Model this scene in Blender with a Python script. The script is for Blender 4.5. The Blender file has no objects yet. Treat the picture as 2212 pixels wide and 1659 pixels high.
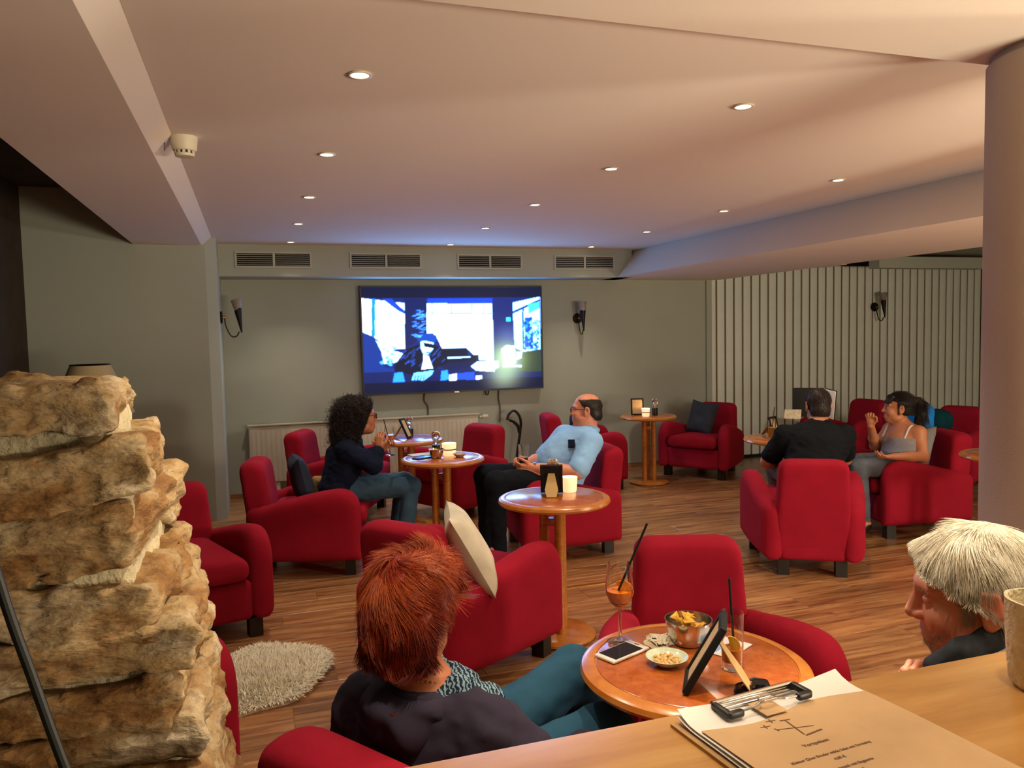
import bpy, bmesh, math, random
import numpy as np
from mathutils import Matrix, Vector
random.seed(7); RNG = np.random.default_rng(7)
PI = math.pi
S = bpy.context.scene
C = S.collection

def lin(h):
    h = h.lstrip('#'); o = []
    for i in (0, 2, 4):
        c = int(h[i:i+2], 16)/255
        o.append(c/12.92 if c <= .04045 else ((c+.055)/1.055)**2.4)
    return (*o, 1.0)

# ------------------------------------------------------------------ camera, world, exposure, large lights
cam = bpy.data.objects.new('camera', bpy.data.cameras.new('camera')); C.objects.link(cam)
cam.data.sensor_width = 36.0; cam.data.lens = 1699.7/2212*36; cam.data.clip_start = .02; cam.data.clip_end = 60
def cam_rot(yaw, pit, roll):
    cy, sy, cp, sp = math.cos(yaw), math.sin(yaw), math.cos(pit), math.sin(pit)
    F = np.array([sy*cp, cy*cp, -sp]); r = np.array([cy, -sy, 0]); u = np.cross(r, F)
    c, s = math.cos(roll), math.sin(roll)
    R, U = c*r+s*u, -s*r+c*u
    return Matrix(((R[0], U[0], -F[0], 0), (R[1], U[1], -F[1], 0), (R[2], U[2], -F[2], 1.55), (0, 0, 0, 1)))
cam.matrix_world = cam_rot(.31885, .06432, -.0209)
S.camera = cam
w = bpy.data.worlds.new('world'); S.world = w; w.use_nodes = True
w.node_tree.nodes['Background'].inputs[0].default_value = (1, .9, .8, 1)
w.node_tree.nodes['Background'].inputs[1].default_value = .02
S.view_settings.view_transform = 'Standard'; S.view_settings.look = 'None'
S.view_settings.gamma = 1.0; S.view_settings.use_curve_mapping = False
S.view_settings.exposure = 0.0
DOWN_W, DOWN_COL = 46.0, (1.0, .85, .64)      # each ceiling downlight
BAR_W, BAR_COL = 26.0, (1.0, .82, .60)        # spots above the bar counter, and an added fill spot
TV_GAIN = 1.0
def lamp(kind, loc, power, col, aim=None, parent=None, **kw):
    l = bpy.data.lights.new('lamp_light', kind); l.energy = power; l.color = col
    for k, v in kw.items(): setattr(l, k, v)
    o = bpy.data.objects.new('lamp_light', l); C.objects.link(o); o.location = loc
    if aim is not None:
        o.rotation_euler = (Vector(aim)-Vector(loc)).to_track_quat('-Z', 'Y').to_euler()
    if parent: o.parent = parent
    return o
for bx, by, ax, ay, pw, sz in ((.85, .62, .9, .7, .8, 80), (1.36, 1.36, 1.27, 1.10, 4.6, 42), (.42, .98, .2, 1.55, 2.7, 76), (.98, 1.95, 1.1, 1.5, 1.9, 80), (2.55, .75, 2.4, 1.45, 2.2, 80)):  # spot over the nearest table is added fill for it and the man's face
    lamp('SPOT', (bx, by, 2.31), BAR_W*pw, BAR_COL, aim=(ax, ay, 0.7), spot_size=math.radians(sz), spot_blend=.7, shadow_soft_size=.03)
for px_, py_, pz_, pw in ((4.6, .65, 1.45, 235), (6.6, 3.2, 1.6, 18)):
    lamp('POINT', (px_, py_, pz_), pw, (1, .86, .66), shadow_soft_size=.16)
lamp('AREA', (2.6, -1.3, 1.1), 58, (1, .85, .63), aim=(1.7, 2.4, 2.75), shape='RECTANGLE', size=1.8, size_y=.3, spread=math.radians(100))      # added unseen area light that brightens the ceiling from the bar side

# ------------------------------------------------------------------ materials
def nodes(name):
    m = bpy.data.materials.new(name); m.use_nodes = True
    nt = m.node_tree; b = nt.nodes['Principled BSDF']
    return m, nt, b
def N(nt, t, **kw):
    n = nt.nodes.new(t)
    for k, v in kw.items():
        if k in n.inputs: n.inputs[k].default_value = v
        else: setattr(n, k, v)
    return n
def coords(nt, scale=(1, 1, 1), kind='Object', loc=None):
    tc = N(nt, 'ShaderNodeTexCoord'); mp = N(nt, 'ShaderNodeMapping'); mp.inputs['Scale'].default_value = scale
    nt.links.new(tc.outputs[kind], mp.inputs['Vector']); return mp
def ramp(nt, fac, stops):
    r = N(nt, 'ShaderNodeValToRGB'); e = r.color_ramp.elements
    while len(e) < len(stops): e.new(.5)
    for el, (p, c) in zip(e, stops): el.position = p; el.color = c
    nt.links.new(fac, r.inputs[0]); return r
def bump(nt, b, fac, s, d=.01):
    n = N(nt, 'ShaderNodeBump'); n.inputs['Strength'].default_value = s; n.inputs['Distance'].default_value = d
    nt.links.new(fac, n.inputs['Height']); nt.links.new(n.outputs[0], b.inputs['Normal'])
def plain(name, col, rough=.5, metal=0., noise=.0, nscale=20, bmp=0., bscale=80, bdist=.004, coat=0., sheen=0., spec=None, scale=(1, 1, 1), emit=None, estr=0., sss=0.):
    m, nt, b = nodes(name); c = lin(col) if isinstance(col, str) else col
    b.inputs['Base Color'].default_value = c; b.inputs['Roughness'].default_value = rough; b.inputs['Metallic'].default_value = metal
    if spec is not None: b.inputs['Specular IOR Level'].default_value = spec
    if coat: b.inputs['Coat Weight'].default_value = coat; b.inputs['Coat Roughness'].default_value = .15
    if sheen: b.inputs['Sheen Weight'].default_value = sheen; b.inputs['Sheen Roughness'].default_value = .5
    if sss: b.inputs['Subsurface Weight'].default_value = sss; b.inputs['Subsurface Radius'].default_value = (.012, .005, .003)
    mp = None
    if noise or bmp: mp = coords(nt, scale)
    if noise:
        n = N(nt, 'ShaderNodeTexNoise'); n.inputs['Scale'].default_value = nscale; n.inputs['Detail'].default_value = 5
        nt.links.new(mp.outputs[0], n.inputs['Vector'])
        r = ramp(nt, n.outputs[0], [(.25, tuple(x*(1-noise) for x in c[:3])+(1,)), (.75, tuple(min(1, x*(1+noise)) for x in c[:3])+(1,))])
        nt.links.new(r.outputs[0], b.inputs['Base Color'])
    if bmp:
        n = N(nt, 'ShaderNodeTexNoise'); n.inputs['Scale'].default_value = bscale; n.inputs['Detail'].default_value = 4
        nt.links.new(mp.outputs[0], n.inputs['Vector']); bump(nt, b, n.outputs[0], bmp, bdist)
    if emit:
        b.inputs['Emission Color'].default_value = lin(emit) if isinstance(emit, str) else emit; b.inputs['Emission Strength'].default_value = estr
    return m
def wood(name, dark, mid, light, scale=(1.2, 14, 14), rough=.35, coat=.2, rnd=False, knots=False):
    m, nt, b = nodes(name); b.inputs['Roughness'].default_value = rough
    if coat: b.inputs['Coat Weight'].default_value = coat; b.inputs['Coat Roughness'].default_value = .2
    mp = coords(nt, scale)
    if rnd:
        oi = N(nt, 'ShaderNodeObjectInfo'); mu = N(nt, 'ShaderNodeMath', operation='MULTIPLY'); mu.inputs[1].default_value = 37.
        nt.links.new(oi.outputs['Random'], mu.inputs[0]); nt.links.new(mu.outputs[0], mp.inputs['Location'])
    n = N(nt, 'ShaderNodeTexNoise'); n.inputs['Scale'].default_value = 2.2; n.inputs['Detail'].default_value = 8; n.inputs['Roughness'].default_value = .62; n.inputs['Distortion'].default_value = .5
    nt.links.new(mp.outputs[0], n.inputs['Vector'])
    r = ramp(nt, n.outputs[0], [(.3, lin(dark)), (.5, lin(mid)), (.68, lin(light))])
    out = r.outputs[0]
    if rnd:
        hs = N(nt, 'ShaderNodeHueSaturation'); mr = N(nt, 'ShaderNodeMapRange'); mr.inputs[3].default_value = .78; mr.inputs[4].default_value = 1.2
        nt.links.new(oi.outputs['Random'], mr.inputs[0]); nt.links.new(mr.outputs[0], hs.inputs['Value']); nt.links.new(out, hs.inputs['Color']); out = hs.outputs[0]
    if knots:
        n2 = N(nt, 'ShaderNodeTexNoise'); n2.inputs['Scale'].default_value = 5; n2.inputs['Detail'].default_value = 3
        mp2 = coords(nt, (1.3, 5, 5)); nt.links.new(mp2.outputs[0], n2.inputs['Vector'])
        if rnd: nt.links.new(mu.outputs[0], mp2.inputs['Location'])
        r2 = ramp(nt, n2.outputs[0], [(.66, (0, 0, 0, 1)), (.74, (1, 1, 1, 1))])
        mx = N(nt, 'ShaderNodeMixRGB'); mx.inputs[2].default_value = lin(dark); mx.blend_type = 'MIX'
        mm = N(nt, 'ShaderNodeMath', operation='MULTIPLY'); mm.inputs[1].default_value = .75
        nt.links.new(r2.outputs[0], mm.inputs[0]); nt.links.new(mm.outputs[0], mx.inputs[0]); nt.links.new(out, mx.inputs[1]); out = mx.outputs[0]
    nt.links.new(out, b.inputs['Base Color']); bump(nt, b, n.outputs[0], .06, .004)
    return m
def glass(name, col=(1, 1, 1, 1), rough=0., ior=1.45):
    m, nt, b = nodes(name); b.inputs['Base Color'].default_value = col; b.inputs['Roughness'].default_value = rough
    b.inputs['Transmission Weight'].default_value = 1.; b.inputs['IOR'].default_value = ior; return m
def emis(name, col, s):
    m, nt, b = nodes(name); b.inputs['Base Color'].default_value = (.02, .02, .02, 1)
    b.inputs['Emission Color'].default_value = lin(col) if isinstance(col, str) else col; b.inputs['Emission Strength'].default_value = s; return m
def fabric(name, col, var=.12, weave=900, sheen=.3, rough=.95):
    m, nt, b = nodes(name); c = lin(col); b.inputs['Roughness'].default_value = rough
    b.inputs['Sheen Weight'].default_value = sheen; b.inputs['Sheen Roughness'].default_value = .4; b.inputs['Sheen Tint'].default_value = c
    b.inputs['Specular IOR Level'].default_value = .15
    mp = coords(nt)
    n = N(nt, 'ShaderNodeTexNoise'); n.inputs['Scale'].default_value = 9; n.inputs['Detail'].default_value = 6; nt.links.new(mp.outputs[0], n.inputs['Vector'])
    r = ramp(nt, n.outputs[0], [(.3, tuple(x*(1-var) for x in c[:3])+(1,)), (.7, tuple(x*(1+var) for x in c[:3])+(1,))]); nt.links.new(r.outputs[0], b.inputs['Base Color'])
    wv = N(nt, 'ShaderNodeTexVoronoi'); wv.inputs['Scale'].default_value = weave*.8; nt.links.new(mp.outputs[0], wv.inputs['Vector'])
    bump(nt, b, wv.outputs['Distance'], .22, .0012)
    return m
M = {}
M['plaster'] = plain('plaster', '#a9aea0', .9, noise=.03, nscale=3, bmp=.12, bscale=260, bdist=.003)
M['ceiling'] = plain('ceiling_paint', '#e6ddd0', .92, bmp=.06, bscale=300, bdist=.002)
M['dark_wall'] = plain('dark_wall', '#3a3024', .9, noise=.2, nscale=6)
M['red'] = fabric('red_upholstery', '#98162b', .08, 1100, .3)
M['dark_leg'] = plain('dark_stained_leg', '#1f1712', .45)
M['floor'] = wood('floor_laminate', '#5a3420', '#9a6a42', '#b98a5a', (1.0, 11, 11), .32, .25, True, True)
M['table_edge'] = wood('table_edge_beech', '#a85f20', '#bf7329', '#c98338', (6, 6, 20), .28, .5)
M['table_top'] = wood('table_top_burl', '#9a4a1c', '#b05a22', '#bd6a2c', (16, 16, 16), .22, .6)
M['counter'] = wood('counter_wood', '#a87838', '#bd8c48', '#c89a56', (1.1, 10, 10), .33, .3)
M['white_metal'] = plain('white_enamel', '#cfc8b4', .45, noise=.04, nscale=8)
M['vent_paint'] = plain('vent_paint', '#b2b3a4', .6)
M['black'] = plain('black_plastic', '#0d0d0e', .4)
M['matte_black'] = plain('matte_black', '#060606', .8)
M['iron'] = plain('dark_iron', '#1a1718', .5, .6)
M['brass'] = plain('brass', '#c89a4a', .3, 1.); M['dark_brass'] = plain('dark_brass', '#4a3a26', .4, .9)
M['steel'] = plain('steel', '#c8c4bc', .18, 1.)
M['chrome'] = plain('chrome', '#d8d8d8', .08, 1.)
M['glass'] = glass('clear_glass')
M['frosted'] = plain('frosted_glass', '#857a70', .6)
M['gold'] = plain('gold_strip', '#c8a04a', .3, .9)

# ------------------------------------------------------------------ mesh helpers
def cat(*gs):
    V, Fs, n = [], [], 0
    for v, f in gs:
        v = np.asarray(v, float).reshape(-1, 3); V.append(v)
        Fs += [tuple(int(i)+n for i in q) for q in f]; n += len(v)
    return np.concatenate(V), Fs
def xf(g, loc=(0, 0, 0), rz=0., rx=0., ry=0., sc=1.):
    m = (Matrix.Rotation(rz, 3, 'Z') @ Matrix.Rotation(ry, 3, 'Y') @ Matrix.Rotation(rx, 3, 'X'))
    return np.asarray(g[0])*np.asarray(sc) @ np.array(m).T + np.asarray(loc), g[1]
def box(cx, cy, cz, sx, sy, sz):
    v = [(cx+a*sx/2, cy+b*sy/2, cz+c*sz/2) for a in (-1, 1) for b in (-1, 1) for c in (-1, 1)]
    return np.array(v), [(0, 1, 3, 2), (4, 6, 7, 5), (0, 4, 5, 1), (2, 3, 7, 6), (0, 2, 6, 4), (1, 5, 7, 3)]
def bbox(cx, cy, cz, sx, sy, sz, bev=.005, seg=2):
    bm = bmesh.new(); bmesh.ops.create_cube(bm, size=1)
    for v in bm.verts: v.co = Vector((v.co.x*sx, v.co.y*sy, v.co.z*sz))
    bmesh.ops.bevel(bm, geom=bm.edges[:], offset=bev, segments=seg, profile=.5, affect='EDGES')
    bm.verts.index_update()
    v = np.array([tuple(x.co) for x in bm.verts])+np.array([cx, cy, cz]); f = [tuple(x.index for x in p.verts) for p in bm.faces]; bm.free()
    return v, f
def lathe(prof, seg=32, loc=(0, 0, 0)):
    V, Fs, rings = [], [], []
    for r, z in prof:
        if r < 1e-6: rings.append([len(V)]); V.append((0, 0, z))
        else:
            rings.append(list(range(len(V), len(V)+seg)))
            V += [(r*math.cos(2*PI*i/seg), r*math.sin(2*PI*i/seg), z) for i in range(seg)]
    for a, b in zip(rings, rings[1:]):
        for i in range(seg):
            j = (i+1) % seg
            if len(a) == 1 and len(b) == 1: continue
            if len(a) == 1: Fs.append((a[0], b[j], b[i]))
            elif len(b) == 1: Fs.append((a[i], a[j], b[0]))
            else: Fs.append((a[i], a[j], b[j], b[i]))
    return np.array(V)+np.array(loc), Fs
def tube(pts, r, sides=8, closed=False):
    P = np.asarray(pts, float); n = len(P); R = np.full(n, r) if np.isscalar(r) else np.asarray(r, float)
    T = np.gradient(P, axis=0) if not closed else np.roll(P, -1, 0)-np.roll(P, 1, 0)
    T /= np.linalg.norm(T, axis=1)[:, None]+1e-12
    u = np.cross(T[0], [0, 0, 1.]);
    if np.linalg.norm(u) < 1e-3: u = np.cross(T[0], [1., 0, 0])
    V, Fs = [], []
    for i in range(n):
        u = u-T[i]*(u@T[i]); u /= np.linalg.norm(u)+1e-12; v = np.cross(T[i], u)
        V += [P[i]+R[i]*(math.cos(2*PI*k/sides)*u+math.sin(2*PI*k/sides)*v) for k in range(sides)]
    for i in range(n if closed else n-1):
        j = (i+1) % n
        for k in range(sides):
            l = (k+1) % sides; Fs.append((i*sides+k, i*sides+l, j*sides+l, j*sides+k))
    if not closed: Fs += [tuple(range(sides))[::-1], tuple((n-1)*sides+k for k in range(sides))]
    return np.array(V), Fs
def prism(poly, z0, z1):
    n = len(poly); V = [(x, y, z0) for x, y in poly]+[(x, y, z1) for x, y in poly]
    return np.array(V, float), [tuple(range(n))[::-1], tuple(range(n, 2*n))]+[(i, (i+1) % n, n+(i+1) % n, n+i) for i in range(n)]
def prism_y(poly, y0, y1):       # profile in x,z extruded along y
    n = len(poly); V = [(x, y0, z) for x, z in poly]+[(x, y1, z) for x, z in poly]
    return np.array(V, float), [tuple(range(n)), tuple(range(n, 2*n))[::-1]]+[(n+i, n+(i+1) % n, (i+1) % n, i) for i in range(n)]
def smooth_curve(pts, n=24):
    P = np.asarray(pts, float); Q = np.concatenate([[2*P[0]-P[1]], P, [2*P[-1]-P[-2]]]); out = []
    m = len(P)-1
    for t in np.linspace(0, m-1e-9, n):
        i = int(t); s = t-i; a, b, c, d = Q[i:i+4]
        out.append(.5*((2*b)+(c-a)*s+(2*a-5*b+4*c-d)*s*s+(3*b-a-3*c+d)*s**3))
    return np.array(out)
def mesh(name, g, mats, smooth=True, midx=None, angle=None, attr=None):
    me = bpy.data.meshes.new(name); v, f = g
    if isinstance(f, np.ndarray):
        me.vertices.add(len(v)); me.vertices.foreach_set('co', np.asarray(v, np.float32).ravel())
        k = f.shape[1]; me.loops.add(f.size); me.loops.foreach_set('vertex_index', f.astype(np.int32).ravel())
        me.polygons.add(len(f)); me.polygons.foreach_set('loop_start', np.arange(0, f.size, k, dtype=np.int32))
        me.update(calc_edges=True)
    else: me.from_pydata([tuple(map(float, x)) for x in v], [], [list(map(int, q)) for q in f])
    for m in (mats if isinstance(mats, (list, tuple)) else [mats]): me.materials.append(m)
    if midx is not None: me.polygons.foreach_set('material_index', np.asarray(midx, np.int32))
    if attr is not None:
        a = me.attributes.new('tone', 'FLOAT', 'POINT'); a.data.foreach_set('value', np.asarray(attr, np.float32))
    me.validate()
    if not isinstance(f, np.ndarray):
        bm = bmesh.new(); bm.from_mesh(me); bmesh.ops.recalc_face_normals(bm, faces=bm.faces[:]); bm.to_mesh(me); bm.free()
    if smooth:
        me.polygons.foreach_set('use_smooth', np.ones(len(me.polygons), bool))
        if angle is not None: me.set_sharp_from_angle(angle=math.radians(angle))
    me.update(); return me
def root_of(o):
    while o.parent: o = o.parent
    return o
def part(name, g, mats, parent=None, world=False, smooth=True, angle=35, label=None, loc=None, rz=None, **kw):
    if world and parent is not None:
        r = root_of(parent); mi = np.array((Matrix.Translation(r.location) @ r.rotation_euler.to_matrix().to_4x4()).inverted())
        v = np.asarray(g[0]); g = (v @ mi[:3, :3].T+mi[:3, 3], g[1])
    o = bpy.data.objects.new(name, g if isinstance(g, bpy.types.Mesh) else mesh(name, g, mats, smooth, angle=angle, **kw))
    C.objects.link(o)
    if parent is not None: o.parent = parent
    if loc is not None: o.location = loc
    if rz is not None: o.rotation_euler.z = rz
    if label: o['label'] = label
    return o
def thing(name, label, cat, loc=(0, 0, 0), rz=0., group=None):
    o = bpy.data.objects.new(name, None); C.objects.link(o); o.empty_display_size = .1
    o.location = loc; o.rotation_euler = (0, 0, rz); o['label'] = label; o['category'] = cat
    if group: o['group'] = group
    return o
def tag(o, label, cat, group=None):
    o['label'] = label; o['category'] = cat
    if group: o['group'] = group
    return o
def struct(name, g, mat, parent=None, smooth=False, **kw):
    o = part(name, g, mat, parent, smooth=smooth, **kw)
    if parent is None: o['kind'] = 'structure'
    return o
def dup(r, loc=None, rz=None, label=None, parent=None):
    c = r.copy(); C.objects.link(c)
    if loc is not None: c.location = loc
    if rz is not None: c.rotation_euler = (0, 0, rz)
    if label: c['label'] = label
    if parent is not None: c.parent = parent
    for ch in list(r.children): dup(ch, parent=c)
    return c

# ------------------------------------------------------------------ distance-field surfaces (numpy surface nets)
def nrm(v): v = np.asarray(v, float); return v/(np.linalg.norm(v)+1e-12)
def vnoise(p):
    i = np.floor(p).astype(np.int64); f = p-i; f = f*f*(3-2*f); r = 0
    def h(a): 
        n = (a[..., 0]*73856093) ^ (a[..., 1]*19349663) ^ (a[..., 2]*83492791); n = (n ^ (n >> 13))*1274126177; return ((n ^ (n >> 16)) & 0xffff)/65535.
    for dx in (0, 1):
        for dy in (0, 1):
            for dz in (0, 1):
                wgt = (f[..., 0] if dx else 1-f[..., 0])*(f[..., 1] if dy else 1-f[..., 1])*(f[..., 2] if dz else 1-f[..., 2])
                r = r+wgt*h(i+np.array([dx, dy, dz]))
    return r*2-1
def fbm(p, o=4):
    r, a = 0, 1.
    for k in range(o): r = r+a*vnoise(p*2**k+k*17.3); a *= .5
    return r
def axis(lo, hi, h, fine=()):
    xs = [lo]; 
    while xs[-1] < hi:
        s = h
        for a, b, hf in fine:
            if a-hf <= xs[-1] <= b: s = min(s, hf)
        xs.append(xs[-1]+s)
    return np.array(xs)
def surface_nets(Fl, ax, ay, az):
    Sg = Fl < 0
    cs = [Sg[dx:Sg.shape[0]-1+dx, dy:Sg.shape[1]-1+dy, dz:Sg.shape[2]-1+dz] for dx in (0, 1) for dy in (0, 1) for dz in (0, 1)]
    mixed = np.any(cs, axis=0) & ~np.all(cs, axis=0)
    I, J, K = np.nonzero(mixed); idx = -np.ones(mixed.shape, np.int64); idx[I, J, K] = np.arange(len(I))
    co = [(dx, dy, dz) for dx in (0, 1) for dy in (0, 1) for dz in (0, 1)]
    val = [Fl[I+a, J+b, K+c] for a, b, c in co]
    acc = np.zeros((len(I), 3)); cnt = np.zeros(len(I))
    for m in range(8):
        for q in range(m+1, 8):
            d = [co[q][t]-co[m][t] for t in range(3)]
            if sum(map(abs, d)) != 1: continue
            cr = (val[m] < 0) != (val[q] < 0)
            t = np.where(cr, val[m]/np.where(cr, val[m]-val[q], 1), 0)
            pos = np.array(co[m])[None]+t[:, None]*np.array(d)[None]
            acc += np.where(cr[:, None], pos, 0); cnt += cr
    acc /= cnt[:, None]
    V = np.stack([ax[I]+acc[:, 0]*(ax[I+1]-ax[I]), ay[J]+acc[:, 1]*(ay[J+1]-ay[J]), az[K]+acc[:, 2]*(az[K+1]-az[K])], 1)
    Q = []
    def add(m, o1, o2, flip):
        i, j, k = np.nonzero(m)
        for sgn in (True, False):
            pass
        return i, j, k
    # x edges
    A, B = Sg[:-1, 1:-1, 1:-1], Sg[1:, 1:-1, 1:-1]; i, j, k = np.nonzero(A != B); s = A[i, j, k]; j = j+1; k = k+1
    q = np.stack([idx[i, j-1, k-1], idx[i, j, k-1], idx[i, j, k], idx[i, j-1, k]], 1); Q.append(np.where(s[:, None], q, q[:, ::-1]))
    A, B = Sg[1:-1, :-1, 1:-1], Sg[1:-1, 1:, 1:-1]; i, j, k = np.nonzero(A != B); s = A[i, j, k]; i = i+1; k = k+1
    q = np.stack([idx[i-1, j, k-1], idx[i-1, j, k], idx[i, j, k], idx[i, j, k-1]], 1); Q.append(np.where(s[:, None], q, q[:, ::-1]))
    A, B = Sg[1:-1, 1:-1, :-1], Sg[1:-1, 1:-1, 1:]; i, j, k = np.nonzero(A != B); s = A[i, j, k]; i = i+1; j = j+1
    q = np.stack([idx[i-1, j-1, k], idx[i, j-1, k], idx[i, j, k], idx[i-1, j, k]], 1); Q.append(np.where(s[:, None], q, q[:, ::-1]))
    return V, np.concatenate(Q)
def smin(a, b, k):
    h = np.clip(.5+.5*(b-a)/k, 0, 1); return b*(1-h)+a*h-k*h*(1-h)
def smax(a, b, k): return -smin(-a, -b, k)
def cap(a, b, ra, rb=None, k=.02, lat=None, s=1., mat=0): return dict(t='c', a=np.array(a, float), b=np.array(b, float), ra=ra, rb=ra if rb is None else rb, k=k, lat=lat, s=s, mat=mat)
def ell(c, R, rad, k=.02, mat=0, sub=False): return dict(t='e', a=np.array(c, float), R=np.array(R, float), rad=np.array(rad, float), k=k, mat=mat, sub=sub)
def pdist(p, P):
    if p['t'] == 'c':
        a, b = p['a'], p['b']; q = P-a; d = b-a
        if p['lat'] is not None:
            l = p['lat']; sh = 1-1/p['s']; q = q-(q@l)[..., None]*l*sh; d = d-(d@l)*l*sh
        t = np.clip((q@d)/(d@d+1e-12), 0, 1)
        return np.linalg.norm(q-t[..., None]*d, axis=-1)-(p['ra']+(p['rb']-p['ra'])*t)
    q = ((P-p['a'])@p['R'].T)/p['rad']; k0 = np.linalg.norm(q, axis=-1); k1 = np.linalg.norm(q/p['rad'], axis=-1)
    return np.where(k0 < 1e-6, -p['rad'].min(), k0*(k0-1)/np.maximum(k1, 1e-6))
def pbox(p, infl):
    if p['t'] == 'c':
        r = max(p['ra'], p['rb'])*max(1, p['s'])+infl; return np.minimum(p['a'], p['b'])-r, np.maximum(p['a'], p['b'])+r
    r = p['rad'].max()+infl; return p['a']-r, p['a']+r
def skin(prims, h, fine=(), infl=0., disp=None, cut=None):
    """fine: list of (lo3, hi3, h). Returns verts, quads, mat per face."""
    m = .02+infl+max(p['k'] for p in prims)
    los, his = zip(*[pbox(p, m) for p in prims if not p.get('sub')]); lo, hi = np.min(los, 0), np.max(his, 0)
    ax = [axis(lo[i], hi[i], h, [(f[0][i], f[1][i], f[2]) for f in fine]) for i in range(3)]
    sh = tuple(len(a) for a in ax); Fl = np.full(sh, 9., np.float32); Mt = np.zeros(sh, np.int8); Dm = np.full(sh, 9., np.float32)
    for p in prims:
        l, u = pbox(p, m); s = [slice(max(0, np.searchsorted(a, l[i])-1), np.searchsorted(a, u[i])+1) for i, a in enumerate(ax)]
        if any(x.stop-x.start < 2 for x in s): continue
        P = np.stack(np.meshgrid(ax[0][s[0]], ax[1][s[1]], ax[2][s[2]], indexing='ij'), -1); d = pdist(p, P); s = tuple(s)
        if p.get('sub'): Fl[s] = smax(Fl[s], -d, p['k'])
        else:
            Fl[s] = smin(Fl[s], d, p['k']); nr = d < Dm[s]; Dm[s] = np.where(nr, d, Dm[s]); Mt[s] = np.where(nr, p['mat'], Mt[s])
    Fl = Fl-infl
    if disp or cut:
        near = np.nonzero(np.abs(Fl) < .045); P = np.stack([ax[i][near[i]] for i in range(3)], -1)
        if disp: Fl[near] += disp(P)
        if cut:
            P = np.stack(np.meshgrid(*ax, indexing='ij'), -1); Fl = np.maximum(Fl, cut(P))
    V, Q = surface_nets(Fl, *ax)
    c = V[Q].mean(1); ii = [np.clip(np.searchsorted(ax[i], c[:, i])-1, 0, sh[i]-1) for i in range(3)]
    return V, Q, Mt[tuple(ii)]
def field(fn, lo, hi, h):
    ax = [np.arange(lo[i]-2*h, hi[i]+3*h, h) for i in range(3)]
    return surface_nets(fn(np.stack(np.meshgrid(*ax, indexing='ij'), -1)), *ax)
# ------------------------------------------------------------------ the room
floor = struct('floor', prism([(-1.8, -2.2), (9.4, -2.2), (9.4, 8.2), (-1.8, 8.2)], -.1, -.003), M['floor'])
pl_mesh = {}
def plank(x0, x1, y, wd):
    L = round(x1-x0, 3)
    if (L, wd) not in pl_mesh:
        pl_mesh[(L, wd)] = mesh('plank', bbox(0, 0, -.004, L-.0016, wd-.0016, .008, .0012, 1), M['floor'], False)
    o = part('plank', pl_mesh[(L, wd)], None, floor, loc=((x0+x1)/2, y, 0))
PW, PLN = .194, 1.285; npl = 0; y = 1.9; row = 0
while y < 8.04:
    x = -.75-[0, .43, .86, .22, 1.05, .64][row % 6]; xe = min(9.35, 1.16*y+.55)
    while x < xe:
        plank(x, x+PLN, y, PW); x += PLN; npl += 1
    y += PW; row += 1
struct('wall_back', prism([(-.3, 8.06), (5.06, 8.06), (5.06, 8.2), (-.3, 8.2)], 0, 2.6), M['plaster'])
struct('wall_left_end', prism([(-1.8, 7.138), (-.336, 7.138), (-.25, 7.19), (-.25, 8.2), (-1.8, 8.2)], 0, 2.9), M['plaster'])
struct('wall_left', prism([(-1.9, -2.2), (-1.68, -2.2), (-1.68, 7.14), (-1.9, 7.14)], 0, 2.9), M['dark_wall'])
struct('wall_right', prism([(9.4, -2.2), (9.5, -2.2), (9.5, 8.2), (9.4, 8.2)], 0, 2.9), M['plaster'])
struct('wall_rear', prism([(-1.9, -2.3), (9.5, -2.3), (9.5, -2.2), (-1.9, -2.2)], 0, 2.9), M['plaster'])
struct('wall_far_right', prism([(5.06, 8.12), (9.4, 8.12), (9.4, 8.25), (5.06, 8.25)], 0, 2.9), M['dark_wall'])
struct('ceiling', prism([(-.28, -2.2), (3.95, -2.2), (3.95, 8.2), (-.28, 8.2)], 2.41, 2.5), M['ceiling'])
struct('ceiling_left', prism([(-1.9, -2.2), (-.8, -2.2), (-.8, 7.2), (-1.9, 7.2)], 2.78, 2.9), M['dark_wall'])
struct('ceiling_right', prism([(5.2, -2.2), (9.5, -2.2), (9.5, 8.25), (5.2, 8.25)], 2.46, 2.6), M['plaster'])
struct('trim_1', prism_y([(-.88, 2.34), (-.36, 2.34), (-.279, 2.412), (-.279, 2.9), (-.88, 2.9)], -2.2, 7.138), M['ceiling'])
struct('trim_2', prism([(-.26, 7.64), (3.9, 7.64), (3.9, 8.06), (-.26, 8.06)], 2.12, 2.412), M['plaster'])
struct('trim_3', prism_y([(3.72, 2.12), (3.95, 2.412), (3.95, 2.6), (5.2, 2.6), (5.2, 2.12)], -2.2, 8.06), M['ceiling'])
struct('trim_4', prism([(-.33, -2.2), (3.8, -2.2), (3.8, 1.88), (-.33, 1.88)], 2.34, 2.412), M['ceiling'])
struct('trim_5', prism([(5.2, 6.2), (5.45, 6.2), (5.45, 8.05), (5.2, 8.05)], 2.3, 2.36), M['plaster'])
struct('trim_6', tube([(5.26, 4.2, 2.17), (5.26, 6.0, 2.17)], .02, 8), M['white_metal'])
struct('trim_7', tube([(5.26, 6.35, 2.17), (5.26, 7.9, 2.17)], .02, 8), M['white_metal'])
struct('trim_8', box(5.24, 6.15, 2.15, .07, .3, .06), M['white_metal'])
struct('trim_9', box(7.6, 7.3, 2.27, 1.6, .16, .13), M['plaster'])
struct('trim_10', box(5.095, 8.05, 1.06, .07, .04, 2.12), M['plaster'])
struct('baseboard_back', box(2.4, 8.05, .02, 5.3, .02, .045), M['floor'])
g = cat(lathe([(.27, 0), (.27, .02), (.25, .02), (.25, 2.315)], 64), lathe([(.235, 2.31), (.235, 2.345)], 64))
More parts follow.
